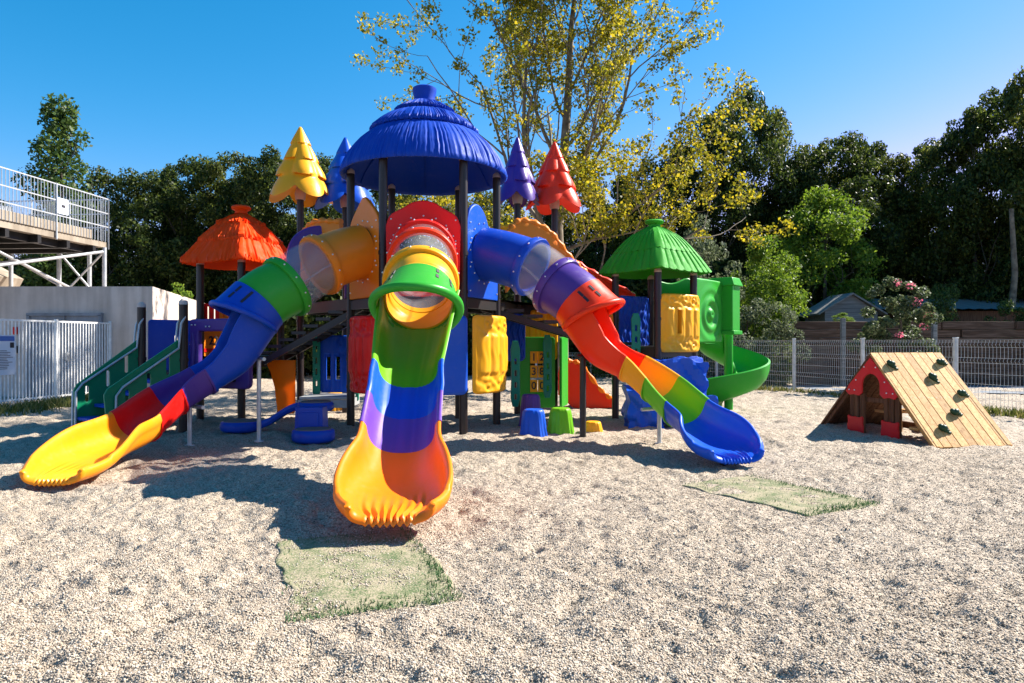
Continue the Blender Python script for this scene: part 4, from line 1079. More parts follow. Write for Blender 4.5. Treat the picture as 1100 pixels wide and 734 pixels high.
stump((0.31, 9.80, 0), 0.175, 0.38, ROYAL, "blue plastic stump step in front of the purple stump")
stump((0.72, 10.1, 0), 0.175, 0.37, LIME, "green plastic stump step right of the blue stump")
stump((1.20, 10.1, 0), 0.13, 0.17, YELLOW, "small low yellow plastic stump beside the red slide's black leg")
stump((-3.42, 13.3, 0), 0.2, 0.36, YELLOW, "yellow plastic stump half hidden behind the blue stepping pads")

# ------------------------------------------------------------------ wooden A-frame
AE = V((0.985, 0.17, 0)).normalized(); AG = V((0.17, -0.985, 0)).normalized(); AO = V((5.16, 9.84, 0)); AH, AQ, AW = 1.19, 1.2, 1.16
af = empty("climbing_house", AO, "small wooden A-frame play house with red gable and climbing holds", "play house")
def apt(a, q, z): return AO + AE * a + AG * q + V((0, 0, z))
Mloc = Matrix(((AE.x, AG.x, 0, 0), (AE.y, AG.y, 0, 0), (0, 0, 1, 0), (0, 0, 0, 1)))
for sgn, nm in ((1, "climbing_slope"), (-1, "back_slope")):
    b = MB(); npk = 9; sl = (V((0, AQ * sgn, 0)) - V((0, 0, AH)))
    L = sl.length; dirv = sl.normalized()
    for i in range(npk):
        a0 = AW * i / npk + 0.003; a1 = AW * (i + 1) / npk - 0.003
        ex = random.uniform(-0.008, 0.008)
        vs_ = []
        nrm = V((0, AH * sgn, AQ)).normalized()
        for th in (-0.034, 0.0):
            for (a, s) in ((a0, 0), (a1, 0), (a1, L + ex), (a0, L + ex)):
                p = V((a, 0, AH)) + dirv * s + nrm * (th + (0.002 if i % 2 else 0)); vs_.append((p.x, p.y, max(p.z, -0.05)))
        b.add(vs_, [(0, 1, 2, 3), (7, 6, 5, 4), (0, 4, 5, 1), (1, 5, 6, 2), (2, 6, 7, 3), (3, 7, 4, 0)])
    # screws
    for i in range(npk):
        for s_ in (0.08, 0.86, 1.58):
            for a_ in (0.03, 0.098):
                p = V((AW * i / npk + a_, 0, AH)) + dirv * s_ + nrm * 0.003; yv_ = dirv; xv_ = V((1, 0, 0))
                b.add([p + xv_ * 0.006 * math.cos(t_) + yv_ * 0.006 * math.sin(t_) for t_ in (0, 1.05, 2.1, 3.14, 4.19, 5.24)], [(0, 1, 2, 3, 4, 5) if sgn < 0 else (0, 1, 2, 3, 4, 5)], 1)
    # rails under the planks
    for a in (0.06, AW - 0.06):
        p0 = V((a, 0.03 * sgn, AH - 0.09)); p1 = V((a, AQ * sgn * 0.97, -0.02)); b.bar(p0, p1, 0.05, 0.09)
    o = b.build(nm, [PINE if sgn > 0 else BROWNWOOD, BLACK], af, angle=30, bevel=0.004, local=True); o.matrix_local = Mloc
    if sgn > 0: slope = o
hb = [(0.16, 0.15), (0.87, 0.13), (0.60, 0.30), (0.83, 0.48), (0.55, 0.675), (0.25, 0.83)]
HOLD = island_mat("dark_green_holds", [(0, (0.012, 0.045, 0.02)), (1, (0.02, 0.06, 0.03))], 0.5)
for i, (a, s) in enumerate(hb):
    b = MB(); rnd = random.Random(i); b.ball((0, 0, 0.03), (0.055, 0.045, 0.05), 0, 8); b.ball((0.03, 0.03, 0.02), (0.04, 0.03, 0.03), 0, 7); b.ball((-0.03, -0.02, 0.035), (0.035, 0.04, 0.035), 0, 7); b.ball((0.07, 0.05, 0.008), (0.035, 0.02, 0.014), 0, 6)
    o = b.build("climbing_hold", HOLD, slope, angle=70)
    nrm = V((0, AH, AQ)).normalized(); yv = V((0, AQ, -AH)).normalized()
    pos = V((a * AW, 0, AH)) + V((0, AQ * s, -AH * s))
    Mh = Matrix(((1, yv.x, nrm.x, pos.x), (0, yv.y, nrm.y, pos.y), (0, yv.z, nrm.z, pos.z), (0, 0, 0, 1))) @ Matrix.Rotation(rnd.uniform(-0.5, 0.5), 4, 'Z')
    o.matrix_local = Mh
inset = 0.012
def gst(): return stand(AO + AE * inset, AG)     # faces AG x up = ... outward (-AE)
st_ = stand(AO + AE * inset, AG)
gk = 1.0
tri = [(0.0, AH - 0.075), (0.47, 0.69), (0.53, 0.60), (0.48, 0.555), (0.38, 0.57), (0.27, 0.555), (0.20, 0.60), (0.20, 0.74)]
tri += [(0.01 + 0.19 * math.cos(rad(a)), 0.72 + 0.17 * math.sin(rad(a))) for a in range(10, 180, 14)]
tri += [(-0.18, 0.60), (-0.25, 0.555), (-0.36, 0.57), (-0.46, 0.555), (-0.53, 0.60), (-0.47, 0.69)]
b = MB(); b.mesh_in(plate(tri, (), 0.025, 0.005), st_)
for (x, z) in ((0.12, 0.98), (-0.12, 0.98), (0.3, 0.78), (-0.3, 0.78), (0.34, 0.63), (0.46, 0.63), (-0.33, 0.63), (-0.45, 0.63)): b.ball(st_ @ V((x, z, -0.016)), 0.012, 1, 5); b.ball(st_ @ V((x, z, 0.016)), 0.012, 1, 5)
PAINTRED = plastic("red_board_paint", (0.62, 0.012, 0.015), 0.4, 0)
b.build("gable_board", [PAINTRED, BOLT], af)
for base in (-0.33, 0.39):
    b = MB()
    for k in (-0.11, 0.0, 0.11):
        p = AO + AE * (inset + 0.04) + AG * (base + k); b.box(p + V((0, 0, 0.27)), (0.045, 0.075, 0.62), Matrix.Rotation(math.atan2(AE.y, AE.x), 3, 'Z'))
    b.build("picket", BROWNWOOD, af, angle=30, bevel=0.004)
    b = MB(); b.mesh_in(plate(chaikin([(base - 0.16, -0.03), (base + 0.16, -0.03), (base + 0.17, 0.1), (base + 0.15, 0.16), (base + 0.17, 0.25), (base + 0.08, 0.22), (base, 0.235), (base - 0.08, 0.22), (base - 0.17, 0.25), (base - 0.15, 0.16), (base - 0.17, 0.1)], 1), (), 0.025, 0.005), st_)
    b.build("base_board", PAINTRED, af)
b = MB(); Mz = Matrix.Rotation(math.atan2(AE.y, AE.x), 3, 'Z')

for (a_, q_, z_, w_, d__) in ((0.75, 0.30, 0.30, 0.5, 0.28), (0.7, -0.35, 0.30, 0.5, 0.28), (0.55, 0.72, 0.18, 0.9, 0.16)):
    b = MB(); b.box(apt(a_, q_, z_), (w_, d__, 0.04), Mz); b.box(apt(a_, q_, z_ / 2 - 0.02), (0.07, d__ * 0.7, z_), Mz); b.build("bench", PINE, af, bevel=0.004)

b = MB(); b.bar(apt(0.1, -0.28, 0.50), apt(0.1, 0.28, 0.50), 0.04, 0.06); b.bar(apt(1.08, -1.0, 0.06), apt(1.08, 1.0, 0.06), 0.06, 0.1); b.bar(apt(1.08, 0, 0), apt(1.08, 0, 1.1), 0.07); b.bar(apt(1.06, -0.5, 0.58), apt(1.06, 0.5, 0.58), 0.04, 0.1)
b.build("frame", BROWNWOOD, af)

# ------------------------------------------------------------------ wire mesh fence on the right
def wire_fence(pts, h, label, name="wire_fence", dx=0.055, group=None, zb=0.0):
    root = empty(name, pts[0], label, "fence", group)
    for i, p in enumerate(pts):
        b = MB(); b.box((p[0], p[1], zb + h / 2 - 0.05), (0.07, 0.07, h + 0.16)); b.box((p[0], p[1], zb + h + 0.04), (0.085, 0.085, 0.03))
        b.build("post", GREYM, root, bevel=0.006)
    for i in range(len(pts) - 1):
        a, c = V((*pts[i][:2], 0)), V((*pts[i + 1][:2], 0)); d = c - a; L = d.length; d.normalize(); nn = V((d.y, -d.x, 0))
        b = MB(); n = int((L - 0.1) / dx)
        zs = [0.06, 0.22, 0.42, 0.47, 0.52, 0.74, 0.96, 1.01, 1.06, h - 0.12, h - 0.07, h - 0.02, h]
        pr = [(0.06, 0), (0.42, 0), (0.47, 0.03), (0.52, 0), (0.93, 0), (0.98, 0.03), (1.03, 0), (h - 0.14, 0), (h - 0.09, 0.03), (h - 0.04, 0), (h, 0)]
        for k in range(n + 1):
            q = a + d * (0.05 + k * dx)
            for (z0, o0), (z1, o1) in zip(pr, pr[1:]):
                A, B = q + nn * o0 + V((0, 0, zb + z0)), q + nn * o1 + V((0, 0, zb + z1)); w = 0.0032
                b.add([A - d * w, A + d * w, B + d * w, B - d * w, A + nn * w * 1.6, B + nn * w * 1.6], [(0, 1, 2, 3), (1, 4, 5, 2), (4, 0, 3, 5)])
        for z in (0.06, 0.24, 0.42, 0.52, 0.72, 0.93, 1.03, h - 0.14, h - 0.04, h):
            b.bar(a + d * 0.04 + V((0, 0, zb + z)), c - d * 0.04 + V((0, 0, zb + z)), 0.006)
        b.build("mesh_panel", GREYM, root, flat=True)
wire_fence([(4.9, 23.2), (6.3, 21.0), (7.68, 18.6), (8.32, 16.2), (9.0, 13.85), (9.55, 11.9), (10.2, 9.6)], 1.38, "white welded wire mesh fence along the right side of the playground", dx=0.075)
wire_fence([(0.9, 25.5), (2.9, 25.2), (4.7, 24.9)], 0.95, "low white mesh fence glimpsed far behind the red slide", dx=0.1, zb=-0.1)

# timber retaining wall, shed, long roof ------------------------------------------------
b = MB(); root = empty("timber_wall", (9.5, 20.8, 0), "dark stacked timber sleeper wall behind the mesh fence", "wall")
for k in range(8):
    x = 8.6
    while x < 26:
        L = random.uniform(2.2, 2.6); b.box((x + L / 2, 21.0 - 0.02 * x + random.uniform(-.02, .02), 0.12 + 0.245 * k), (L - 0.02, 0.12, 0.238), None); x += L
b.build("sleepers", OLDWOOD, root, bevel=0.012)
for px in (9.9, 12.6, 15.6, 18.6):
    b = MB(); b.box((px, 20.62 - 0.02 * px, 0.95), (0.13, 0.11, 2.2)); b.build("timber_post", GREYWOOD, root, bevel=0.01)
b = MB(); b.add([(6.6, 19.6, 0.02), (20, 15.0, 0.02), (26, 20.3, 0.02), (8.2, 20.7, 0.02)], [(0, 1, 2, 3)])
tag(b.build("path", ASPH), kind="structure")
sh = empty("garden_shed", (12.0, 24, 0), "small grey wooden garden shed with a gable roof", "shed")
b = MB(); x0, x1, y0, y1 = 11.0, 12.85, 24, 25.6
b.loft([[V((x0, y0, 0)), V((x1, y0, 0)), V((x1, y1, 0)), V((x0, y1, 0))], [V((x0, y0, 2.4)), V((x1, y0, 2.4)), V((x1, y1, 2.4)), V((x0, y1, 2.4))]])
b.add([(x0, y0, 2.4), (x1, y0, 2.4), ((x0 + x1) / 2, y0, 3.0)], [(0, 1, 2)])
b.build("wall", GREYWOOD, sh, angle=20)
b = MB()
for sgn in (-1, 1):
    xm = (x0 + x1) / 2; b.add([(xm, y0 - .15, 3.06), (xm + sgn * 1.2, y0 - .15, 2.34), (xm + sgn * 1.2, y1, 2.34), (xm, y1, 3.06), (xm, y0 - .15, 3.0), (xm + sgn * 1.2, y0 - .15, 2.28), (xm + sgn * 1.2, y1, 2.28), (xm, y1, 3.0)], [(0, 1, 2, 3), (7, 6, 5, 4), (0, 4, 5, 1), (1, 5, 6, 2), (2, 6, 7, 3)])
b.build("roof", GREYWOOD, sh, angle=20)
lr = empty("long_outbuilding", (20, 25.7, 0), "long low outbuilding with dark sheet roof behind the timber wall", "building")
b = MB(); b.box((21.5, 26.8, 1.25), (14, 2.2, 2.5)); b.build("wall", BROWNWOOD, lr)
b = MB()
for k in range(76):
    x = 13.0 + 0.21 * k
    b.add([(x, 25.4, 2.55 + 0.03 * (k % 2)), (x + 0.21, 25.4, 2.55 + 0.03 * ((k + 1) % 2)), (x + 0.21, 28.2, 3.10 + 0.03 * ((k + 1) % 2)), (x, 28.2, 3.10 + 0.03 * (k % 2))], [(0, 1, 2, 3)])
b.build("roof", SHEET, lr, flat=True)

# ------------------------------------------------------------------ left building, fence, steel walkway
bd = empty("rendered_building", (-9, 17, 0), "flat roofed grey cement building behind the white bar fence", "building")
b = MB(); A, B_, Cc, D_ = V((-8.95, 17.0, 0)), V((-11.7, 27.0, 0)), V((-24, 27, 0)), V((-24, 17.0, 0))
b.loft([[p - V((0, 0, 0.2)) for p in (D_, A, B_, Cc)], [p + V((0, 0, 2.72)) for p in (D_, A, B_, Cc)]]); b.build("wall", RENDER, bd, angle=20)
b = MB(); b.box((-11.1, 16.97, 1.0), (1.72, 0.06, 2.0)); b.box((-11.1, 16.945, 2.02), (1.86, 0.10, 0.07)); b.box((-11.99, 16.945, 1.0), (0.07, 0.10, 2.0)); b.box((-10.21, 16.945, 1.0), (0.07, 0.10, 2.0)); b.box((-11.1, 16.93, 1.0), (0.03, 0.04, 2.0))
d_ = b.build("door", DOORM, bd, angle=20)
b = MB(); b.box((-10.98, 16.90, 1.02), (0.03, 0.06, 0.16)); b.build("handle", BOLT, d_)
for z_, m_ in ((1.62, RED), (1.15, INK)):
    b = MB(); b.box((-12.35, 16.96, z_), (0.12, 0.05, 0.18)); b.build("switch_box", m_, bd, bevel=0.008)
b = MB(); p0 = A.lerp(B_, 0.30)
dd = (B_ - A).normalized(); b.mesh_in(text_mesh("A", 0.5, 0.004), stand(A.lerp(B_, 0.62) + V((0.0, -0.0, 2.2)) + V((dd.y, -dd.x, 0)) * 0.006, dd)); b.build("graffiti", INK, bd)

FA, FB = V((-10.85, 12.2, 0)), V((-10.0, 17.0, 0))
fence = empty("bar_fence", FA, "white steel bar fence and gate in front of the grey building", "fence")
L = (FB - FA).length; d = (FB - FA).normalized(); H = 1.80
segs = 3
for s in range(segs):
    a = FA.lerp(FB, s / segs); c = FA.lerp(FB, (s + 1) / segs); b = MB()
    nb = int((c - a).length / 0.085)
    for k in range(1, nb): b.tube([a + d * k * 0.085 + V((0, 0, 0.06)), a + d * k * 0.085 + V((0, 0, H))], 0.014, 8)
    b.bar(a + V((0, 0, 0.12)), c + V((0, 0, 0.12)), 0.03, 0.04); b.bar(a + V((0, 0, H)), c + V((0, 0, H)), 0.03, 0.04)
    b.build("bar_panel", WHITEM, fence, angle=60)
for s in range(segs + 1):
    b = MB(); p = FA.lerp(FB, s / segs); b.box(p + V((0, 0, H / 2)), (0.06, 0.06, H + 0.1)); b.build("post", WHITEM, fence)
b = MB(); mid = FA.lerp(FB, 0.72); b.box(mid + V((0.04, 0, 1.0)), (0.05, 0.1, 0.18)); b.build("gate_lock", GALV, fence)
sgn_ = empty("notice_board", FA.lerp(FB, 0.42), "white and blue notice board fixed to the bar fence", "sign")
b = MB(); c = FA.lerp(FB, 0.40) + V((0.05, 0, 0)); fnrm = V((d.y, -d.x, 0))
Mf = stand(c, d)
b.mesh_in(plate(rrect(-0.20, 0.66, 0.20, 1.48, 0.02), (), 0.012, 0.003), Mf, 0)
b.build("board", SIGN, sgn_)
b = MB(); b.mesh_in(plate(rrect(-0.18, 1.36, 0.18, 1.46, 0.01), (), 0.004, 0.001), stand(c + fnrm * 0.009, d), 1); b.mesh_in(plate(rrect(0.08, 1.22, 0.17, 1.33, 0.01), (), 0.004, 0.001), stand(c + fnrm * 0.009, d), 0)
for k in range(12):
    w = random.uniform(0.17, 0.33); b.mesh_in(plate([(-0.17, 0.78 + 0.034 * k), (-0.17 + w, 0.78 + 0.034 * k), (-0.17 + w, 0.79 + 0.034 * k), (-0.17, 0.79 + 0.034 * k)], (), 0.003, 0.0005), stand(c + fnrm * 0.009, d), 0)
b.build("printing", [INK, BLUEINK], sgn_)
# grass at the foot of the fence and the building
def grass_strip(name, label, spots, n, h):
    b = MB(); r = random.Random(2)
    for _ in range(n):
        (p0, p1, w) = r.choice(spots); p = V(p0).lerp(V(p1), r.random()) + V((r.gauss(0, w), r.gauss(0, w * 1.2), 0)); t = r.random() * 6.28
        hh = h * r.uniform(0.35, 1.1); dx = V((math.cos(t), math.sin(t), 0)) * 0.012; ln = V((r.uniform(-1, 1), r.uniform(-1, 1), 0)) * hh * 0.5
        p.z = -0.02; b.add([p - dx, p + dx, p + ln * 0.4 + V((0, 0, hh * 0.6)) + dx * 0.6, p + ln + V((0, 0, hh))], [(0, 1, 2), (0, 2, 3)])
    tag(b.build(name, GRASSM, flat=True), label, "grass", kind="stuff")
grass_strip("grass", "dry grass and weeds along the foot of the bar fence", [((-9.5, 12.5, 0), (-9.3, 16.9, 0), 0.28), ((-9.4, 15.5, 0), (-8.6, 17.2, 0), 0.25)], 5000, 0.22)
grass_strip("grass", "sparse weeds under the wire mesh fence", [((6.2, 20.8, 0), (7.6, 18.3, 0), 0.2), ((8.9, 13.6, 0), (9.4, 12.0, 0), 0.15), ((7.6, 18.3, 0), (8.9, 13.7, 0), 0.12)], 2200, 0.16)
# weeds on the wall top
for k, (f, s) in enumerate(((0.34, 1.0), (0.46, 0.6))):
    b = MB(); r = random.Random(k); p = A.lerp(B_, f) + V((-0.1, 0, 2.7))
    for _ in range(60):
        q = p + V((r.gauss(0, 0.09), r.gauss(0, 0.09), r.random() * 0.4 * s)); t = r.random() * 6.28; dx = V((math.cos(t), math.sin(t), r.uniform(-.5, .5))) * 0.05; dy = V((0, 0, 0.035))
        b.add([q - dx, q - dy, q + dx, q + dy], [(0, 1, 2, 3)])
    tag(b.build("weed_plant", BRIGHTLEAF, flat=True), ("larger" if k == 0 else "smaller") + " bright green weed sprouting from the building's roof edge", "plant")

wk = empty("steel_walkway", (-12, 20, 0), "raised steel walkway with bar railings above the grey building", "walkway")
W0, W1 = V((-12.6, 14.2, 0)), V((-12.0, 20.2, 0)); wz = 4.28
b = MB(); off = V((-3.6, 0.3, 0))
b.loft([[p + V((0, 0, wz - 0.16)) for p in (W0, W1, W1 + off, W0 + off)], [p + V((0, 0, wz)) for p in (W0, W1, W1 + off, W0 + off)]]); b.build("deck", SLAB, wk, angle=20)
b = MB()
for k in range(6):
    p = W0.lerp(W1, (k + 0.5) / 6); b.bar(p + V((0, 0, wz - 0.27)), p + off + V((0, 0, wz - 0.27)), 0.12, 0.2)
b.bar(W0 + V((-0.3, 0, wz - 0.25)), W1 + V((-0.3, 0, wz - 0.25)), 0.1, 0.2); b.build("beam", BLACK, wk)
def railing(a, c, name="railing"):
    b = MB(); dd = (c - a); L = dd.length; dd.normalize(); n = int(L / 0.11)
    for k in range(n + 1): b.tube([a + dd * k * 0.11 + V((0, 0, wz + 0.02)), a + dd * k * 0.11 + V((0, 0, wz + 1.28))], 0.009, 6)
    for z in (0.45, 0.85, 1.28): b.bar(a + V((0, 0, wz + z)), c + V((0, 0, wz + z)), 0.02, 0.03)
    for k in range(4):
        p = a.lerp(c, k / 3); b.tube([p + V((0, 0, wz - 0.2)), p + V((0, 0, wz + 1.3))], 0.026, 10)
    b.build(name, GALV, wk)
railing(W0 + V((0.04, 0, 0)), W1 + V((0.04, 0.04, 0))); railing(W1 + V((0.04, 0.04, 0)), W1 + off + V((0, 0.04, 0)))
for (px, py) in ((-12.0, 20.1), (-13.4, 20.2), (-12.75, 20.6), (-12.4, 15.6), (-14.9, 20.3)):
    b = MB(); b.tube([(px, py, 2.6), (px, py, wz - 0.16)], 0.058, 14); b.build("leg", GALV, wk)
b = MB()
b.tube([(-12.0, 20.05, wz - 0.3), (-14.8, 17.0, 3.1)], 0.035, 10); b.tube([(-12.0, 20.0, wz - 0.3), (-12.4, 15.6, 3.0)], 0.04, 10)
b.tube([(-13.4, 20.2, wz - 0.3), (-12.5, 20.4, 2.8)], 0.03, 10); b.tube([(-12.1, 20.2, wz - 0.3), (-13.3, 20.3, 2.8)], 0.03, 10); b.tube([(-12.9, 16.0, 3.9), (-12.5, 20.0, 2.7)], 0.035, 10); b.tube([(-14.9, 20.1, 3.9), (-13.0, 20.3, 2.75)], 0.03, 10)
b.build("brace", GALV, wk)
b = MB()
stx = V((-12.9, 17.6, 0))
b.box((-12.45, 17.9, wz + 0.14), (0.5, 3.4, 0.26), Matrix.Rotation(-0.1, 3, 'Z')); b.build("kerb", SLAB, wk, bevel=0.02)
b = MB(); b.box((-16.2, 19.5, 3.4), (2.2, 3.0, 0.9), Matrix.Rotation(0.5, 3, 'Y')); b.build("stair_flight", SLAB, wk)
sg = empty("small_sign", (-11.95, 18.6, wz), "small white plate fixed to the walkway railing", "sign")
b = MB(); wd2 = (W1 - W0).normalized(); c = W0.lerp(W1, 0.70) + V((0.07, 0, 0)); b.mesh_in(plate(rrect(-0.2, wz + 0.5, 0.2, wz + 0.92, 0.02), (), 0.012, 0.003), stand(c, wd2)); b.build("board", SIGN, sg)
b = MB(); b.mesh_in(plate(rrect(-0.05, wz + 0.68, 0.08, wz + 0.75, 0.01), (), 0.004, 0.001), stand(c + V((0.009, 0, 0)), wd2)); b.build("printing", INK, sg)
b = rock((-12.85, 16.5, wz + 0.2), (0.6, 1.3, 0.45), 12, 0.07, 10); tag(b.build("tarpaulin_bundle", FABRIC, angle=40), "crumpled grey tarpaulin bundle lying on the walkway deck", "tarpaulin")

# ------------------------------------------------------------------ trees
def leaves_np(centers, radii, n, leaf, rng, up=0.25, shell=0.5, asp=0.55):
    centers = np.asarray(centers); radii = np.asarray(radii); w = radii ** 2; w = w / w.sum()
    k = rng.choice(len(centers), n, p=w); dirs = rng.normal(size=(n, 3)); dirs /= np.linalg.norm(dirs, axis=1)[:, None]
    r = radii[k] * (shell + (1 - shell) * rng.random(n)) ** 0.6
    pos = centers[k] + dirs * r[:, None] * np.array([1, 1, 0.85])
    nrm = dirs * 0.6 + rng.normal(size=(n, 3)) * 0.7 + np.array([0, 0, up]); nrm /= np.linalg.norm(nrm, axis=1)[:, None]
    t = np.cross(nrm, rng.normal(size=(n, 3))); t /= np.linalg.norm(t, axis=1)[:, None]; s = np.cross(nrm, t)
    L = leaf * (0.55 + 0.75 * rng.random(n))[:, None]
    bend = nrm * L * 0.22
    v = np.stack([pos - t * L, pos + s * L * asp + bend, pos + t * L, pos - s * L * asp + bend], 1).reshape(-1, 3)
    f = np.arange(4 * n).reshape(-1, 4)
    return v, f
def limb_tree(rng, H, r0, lean=0.0, levels=3, spread=0.9, first=0.3, nlimb=7, len0=0.45, up=0.35):
    """list of (points, radii) and the twig ends"""
    out = []; ends = []
    def grow(p, d, L, r, lev):
        n = 6; pts = [p.copy()]; rs = [r]; q = p.copy(); dd = d.copy()
        for i in range(n):
            dd = (dd + V(rng.normal(size=3)) * 0.14 + V((0, 0, up * 0.16))).normalized(); q = q + dd * (L / n); pts.append(q.copy()); rs.append(r * (1 - 0.72 * (i + 1) / n))
        out.append((pts, rs))
        if lev <= 0: ends.append(q.copy()); ends.append(pts[-3].copy()); ends.append(pts[-2].copy()); return
        nb = 3 if lev > 1 else 4
        for k in range(nb):
            i = int(2 + (n - 2) * (k + 1) / nb); i = min(i, n)
            a = rng.random() * 2 * PI; side = V((math.cos(a), math.sin(a), 0.25)); nd = (dd * 0.75 + side * spread * 0.75).normalized()
            grow(pts[i], nd, L * (0.52 + 0.25 * rng.random()), rs[i] * 0.72, lev - 1)
    trunk = [V((0, 0, -0.2)) + V((lean * z, 0, H * z)) + V((0.15 * math.sin(3 * z), 0.1 * math.sin(5 * z), 0)) for z in np.linspace(0, 0.9, 9)]
    tr = [r0 * (1.25 if i == 0 else 1) * (1 - 0.85 * i / 8) for i in range(9)]; out.append((trunk, tr))
    for k in range(nlimb):
        f = first + (0.92 - first) * k / (nlimb - 1); i = f * 8 / 0.9; i0 = min(int(i), 7); p = trunk[i0].lerp(trunk[i0 + 1], min(1, i - i0))
        a = k * 2.4 + rng.random() * 0.8; d = V((math.cos(a), math.sin(a), 0.55 + 0.9 * f)).normalized()
        grow(p, d, H * len0 * (1.15 - 0.75 * f), r0 * 0.5 * (1 - f * 0.7), levels - 1)
    ends.append(trunk[-1].copy())
    return out, ends
def limbs_mesh(limbs, name, mat, n0=8):
    b = MB()
    for pts, rs in limbs: b.tube(pts, [max(r, 0.006) for r in rs], n0 if rs[0] > 0.08 else 5)
    return b
class TreeKind:
    def __init__(s, seed, H, W, nclump, nleaf, leaf, mat, shape="round", barkm=BARK, low=0.12, clump=0.16, shell=0.35):
        rng = np.random.default_rng(seed); s.mat = mat; s.H = H
        cs, rr = [], []
        for i in range(nclump):
            z = low + (1 - low) * (i + rng.random()) / nclump
            f = (z - low) / (1 - low)
            if shape == "round": w = math.sqrt(max(0.05, 1 - (2 * f - 0.95) ** 2)) if f > 0.45 else 0.75 + 0.25 * f / 0.45
            elif shape == "poplar": w = max(0.12, math.sin(PI * min(1, 0.12 + 0.86 * f)) ** 0.8)
            else: w = max(0.1, 1 - f) ** 0.7
            a = rng.random() * 2 * PI; q = W / 2 * w * math.sqrt(rng.random()) ** 0.7
            cs.append((q * math.cos(a), q * math.sin(a), H * z)); rr.append(H * clump * (0.5 + 0.7 * rng.random()) * (1.1 - 0.5 * f))
        v, f_ = leaves_np(cs, rr, nleaf, leaf, rng, shell=shell)
        s.crown = np_mesh("crown", v, f_, mat, smooth=False)
        limbs, _ = limb_tree(rng, H * 0.85, H * 0.018 + 0.03, levels=2, nlimb=6, len0=0.32)
        s.trunk = limbs_mesh(limbs, "trunk", barkm).build("trunk", barkm, None, angle=60)
        s.used = False
    def place(s, loc, height, wide, label, name="tree", cat="tree", group=None, rot=0.0):
        r = empty(name, loc, label, cat, group)
        if not s.used: c, t = s.crown, s.trunk; s.used = True
        else:
            c, t = s.crown.copy(), s.trunk.copy(); COL.objects.link(c); COL.objects.link(t)
        c.parent = r; t.parent = r; k = height / s.H
        r.scale = (k * wide, k * wide, k); r.rotation_euler = (0, 0, rot); return r
def px(x, y): return (x - 550) / 733 * y
DK = [TreeKind(11, 9.5, 5.6, 120, 34000, 0.085, DARKLEAF, clump=0.085), TreeKind(12, 9.5, 4.6, 95, 30000, 0.085, DARKLEAF, "cone", clump=0.08), TreeKind(13, 9.5, 6.2, 130, 35000, 0.082, DARKLEAF, "round", BARK, 0.05, clump=0.082), TreeKind(14, 9.5, 5.0, 100, 31000, 0.085, OAKLEAF, clump=0.085), TreeKind(15, 9.5, 5.4, 80, 32000, 0.075, OAKLEAF, "round", BARK, 0.10, clump=0.095, shell=0.15)]
rt = random.Random(21)
dark = [(100, 215, 33), (122, 192, 31), (152, 184, 30), (180, 186, 32), (200, 176, 30), (228, 174, 31), (250, 165, 30), (272, 170, 33), (292, 158, 30), (318, 168, 31), (345, 152, 31), (372, 172, 33),
        (405, 190, 32), (440, 200, 33), (480, 195, 34), (520, 190, 33), (560, 205, 34), (600, 185, 33), (640, 190, 32), (672, 175, 33), (705, 165, 31), (740, 150, 32), (768, 125, 31), (800, 103, 32), (828, 120, 33), (856, 152, 31), (884, 146, 33), (905, 152, 31), (932, 139, 32), (962, 150, 31), (990, 158, 32), (1015, 140, 30), (1045, 108, 29), (1075, 95, 30), (1108, 60, 28), (1150, 80, 28), (1200, 60, 27), (-40, 200, 34), (0, 210, 33), (50, 215, 34)]
for i, (x, y, dpt) in enumerate(dark):
    H = 1.35 + (367 - y) * dpt / 733
    kind = DK[rt.choice((0, 1, 2, 2, 0, 1, 3, 4))]
    kind.place((px(x, dpt), dpt, -0.12), H * rt.uniform(0.93, 1.03), rt.uniform(0.8, 1.0) * min(1.2, 9.0 / H), "dark leafy tree standing in the backlit row that closes the view", "dark_tree", "tree", "dark trees closing the view behind the playground", rt.random() * 6.28)
SH = [TreeKind(31, 3.2, 4.0, 26, 7000, 0.10, DARKLEAF, low=0.02, clump=0.22), TreeKind(32, 3.2, 3.6, 26, 7000, 0.10, MIDLEAF, low=0.02, clump=0.22)]
for i in range(26):
    x = -60 + 47 * i; dpt = rt.uniform(27.5, 29.5) if x > 300 else rt.uniform(28, 31)
    if 840 < x < 1160: continue
    SH[0 if x < 640 or rt.random() < 0.6 else 1].place((px(x, dpt), dpt, -0.12), rt.uniform(2.8, 4.8), rt.uniform(0.8, 1.1), "dense dark shrub filling the gap at the foot of the tree row", "dark_shrub", "shrub", "dark shrubs under the tree row", rt.random() * 6.28)
TreeKind(41, 10.5, 2.3, 70, 15000, 0.095, MIDLEAF, "poplar", clump=0.085, low=0.1).place((px(66, 28), 28, -0.12), 1.35 + 258 * 28 / 733, 1.0, "tall narrow poplar rising behind the steel walkway", "poplar_tree")
BR = TreeKind(51, 6.5, 3.9, 110, 22000, 0.075, BRIGHTLEAF, "round", low=0.02, clump=0.12, shell=0.05)
BR.place((px(882, 27.2), 27.2, -0.12), 1.35 + 162 * 27.2 / 733, 0.95, "bright yellow-green bushy tree behind the shed corner", "bright_tree")
BR.place((px(822, 23), 23, -0.12), 1.35 + 112 * 23 / 733, 0.9, "smaller light green bush left of the bright bushy tree", "light_bush", "bush", rot=2.0)
GR = TreeKind(61, 4.0, 3.0, 34, 9000, 0.06, GREYLEAF, "round", low=0.03, clump=0.16)
GR.place((px(752, 25), 25, -0.12), 1.35 + 130 * 25 / 733, 0.7, "grey-green olive tree behind the green hut roof", "olive_tree")
GR.place((px(800, 21.5), 21.5, -0.12), 1.35 + 58 * 21.5 / 733, 1.1, "silvery low shrub behind the spiral slide", "silver_shrub", "shrub", rot=1.2)
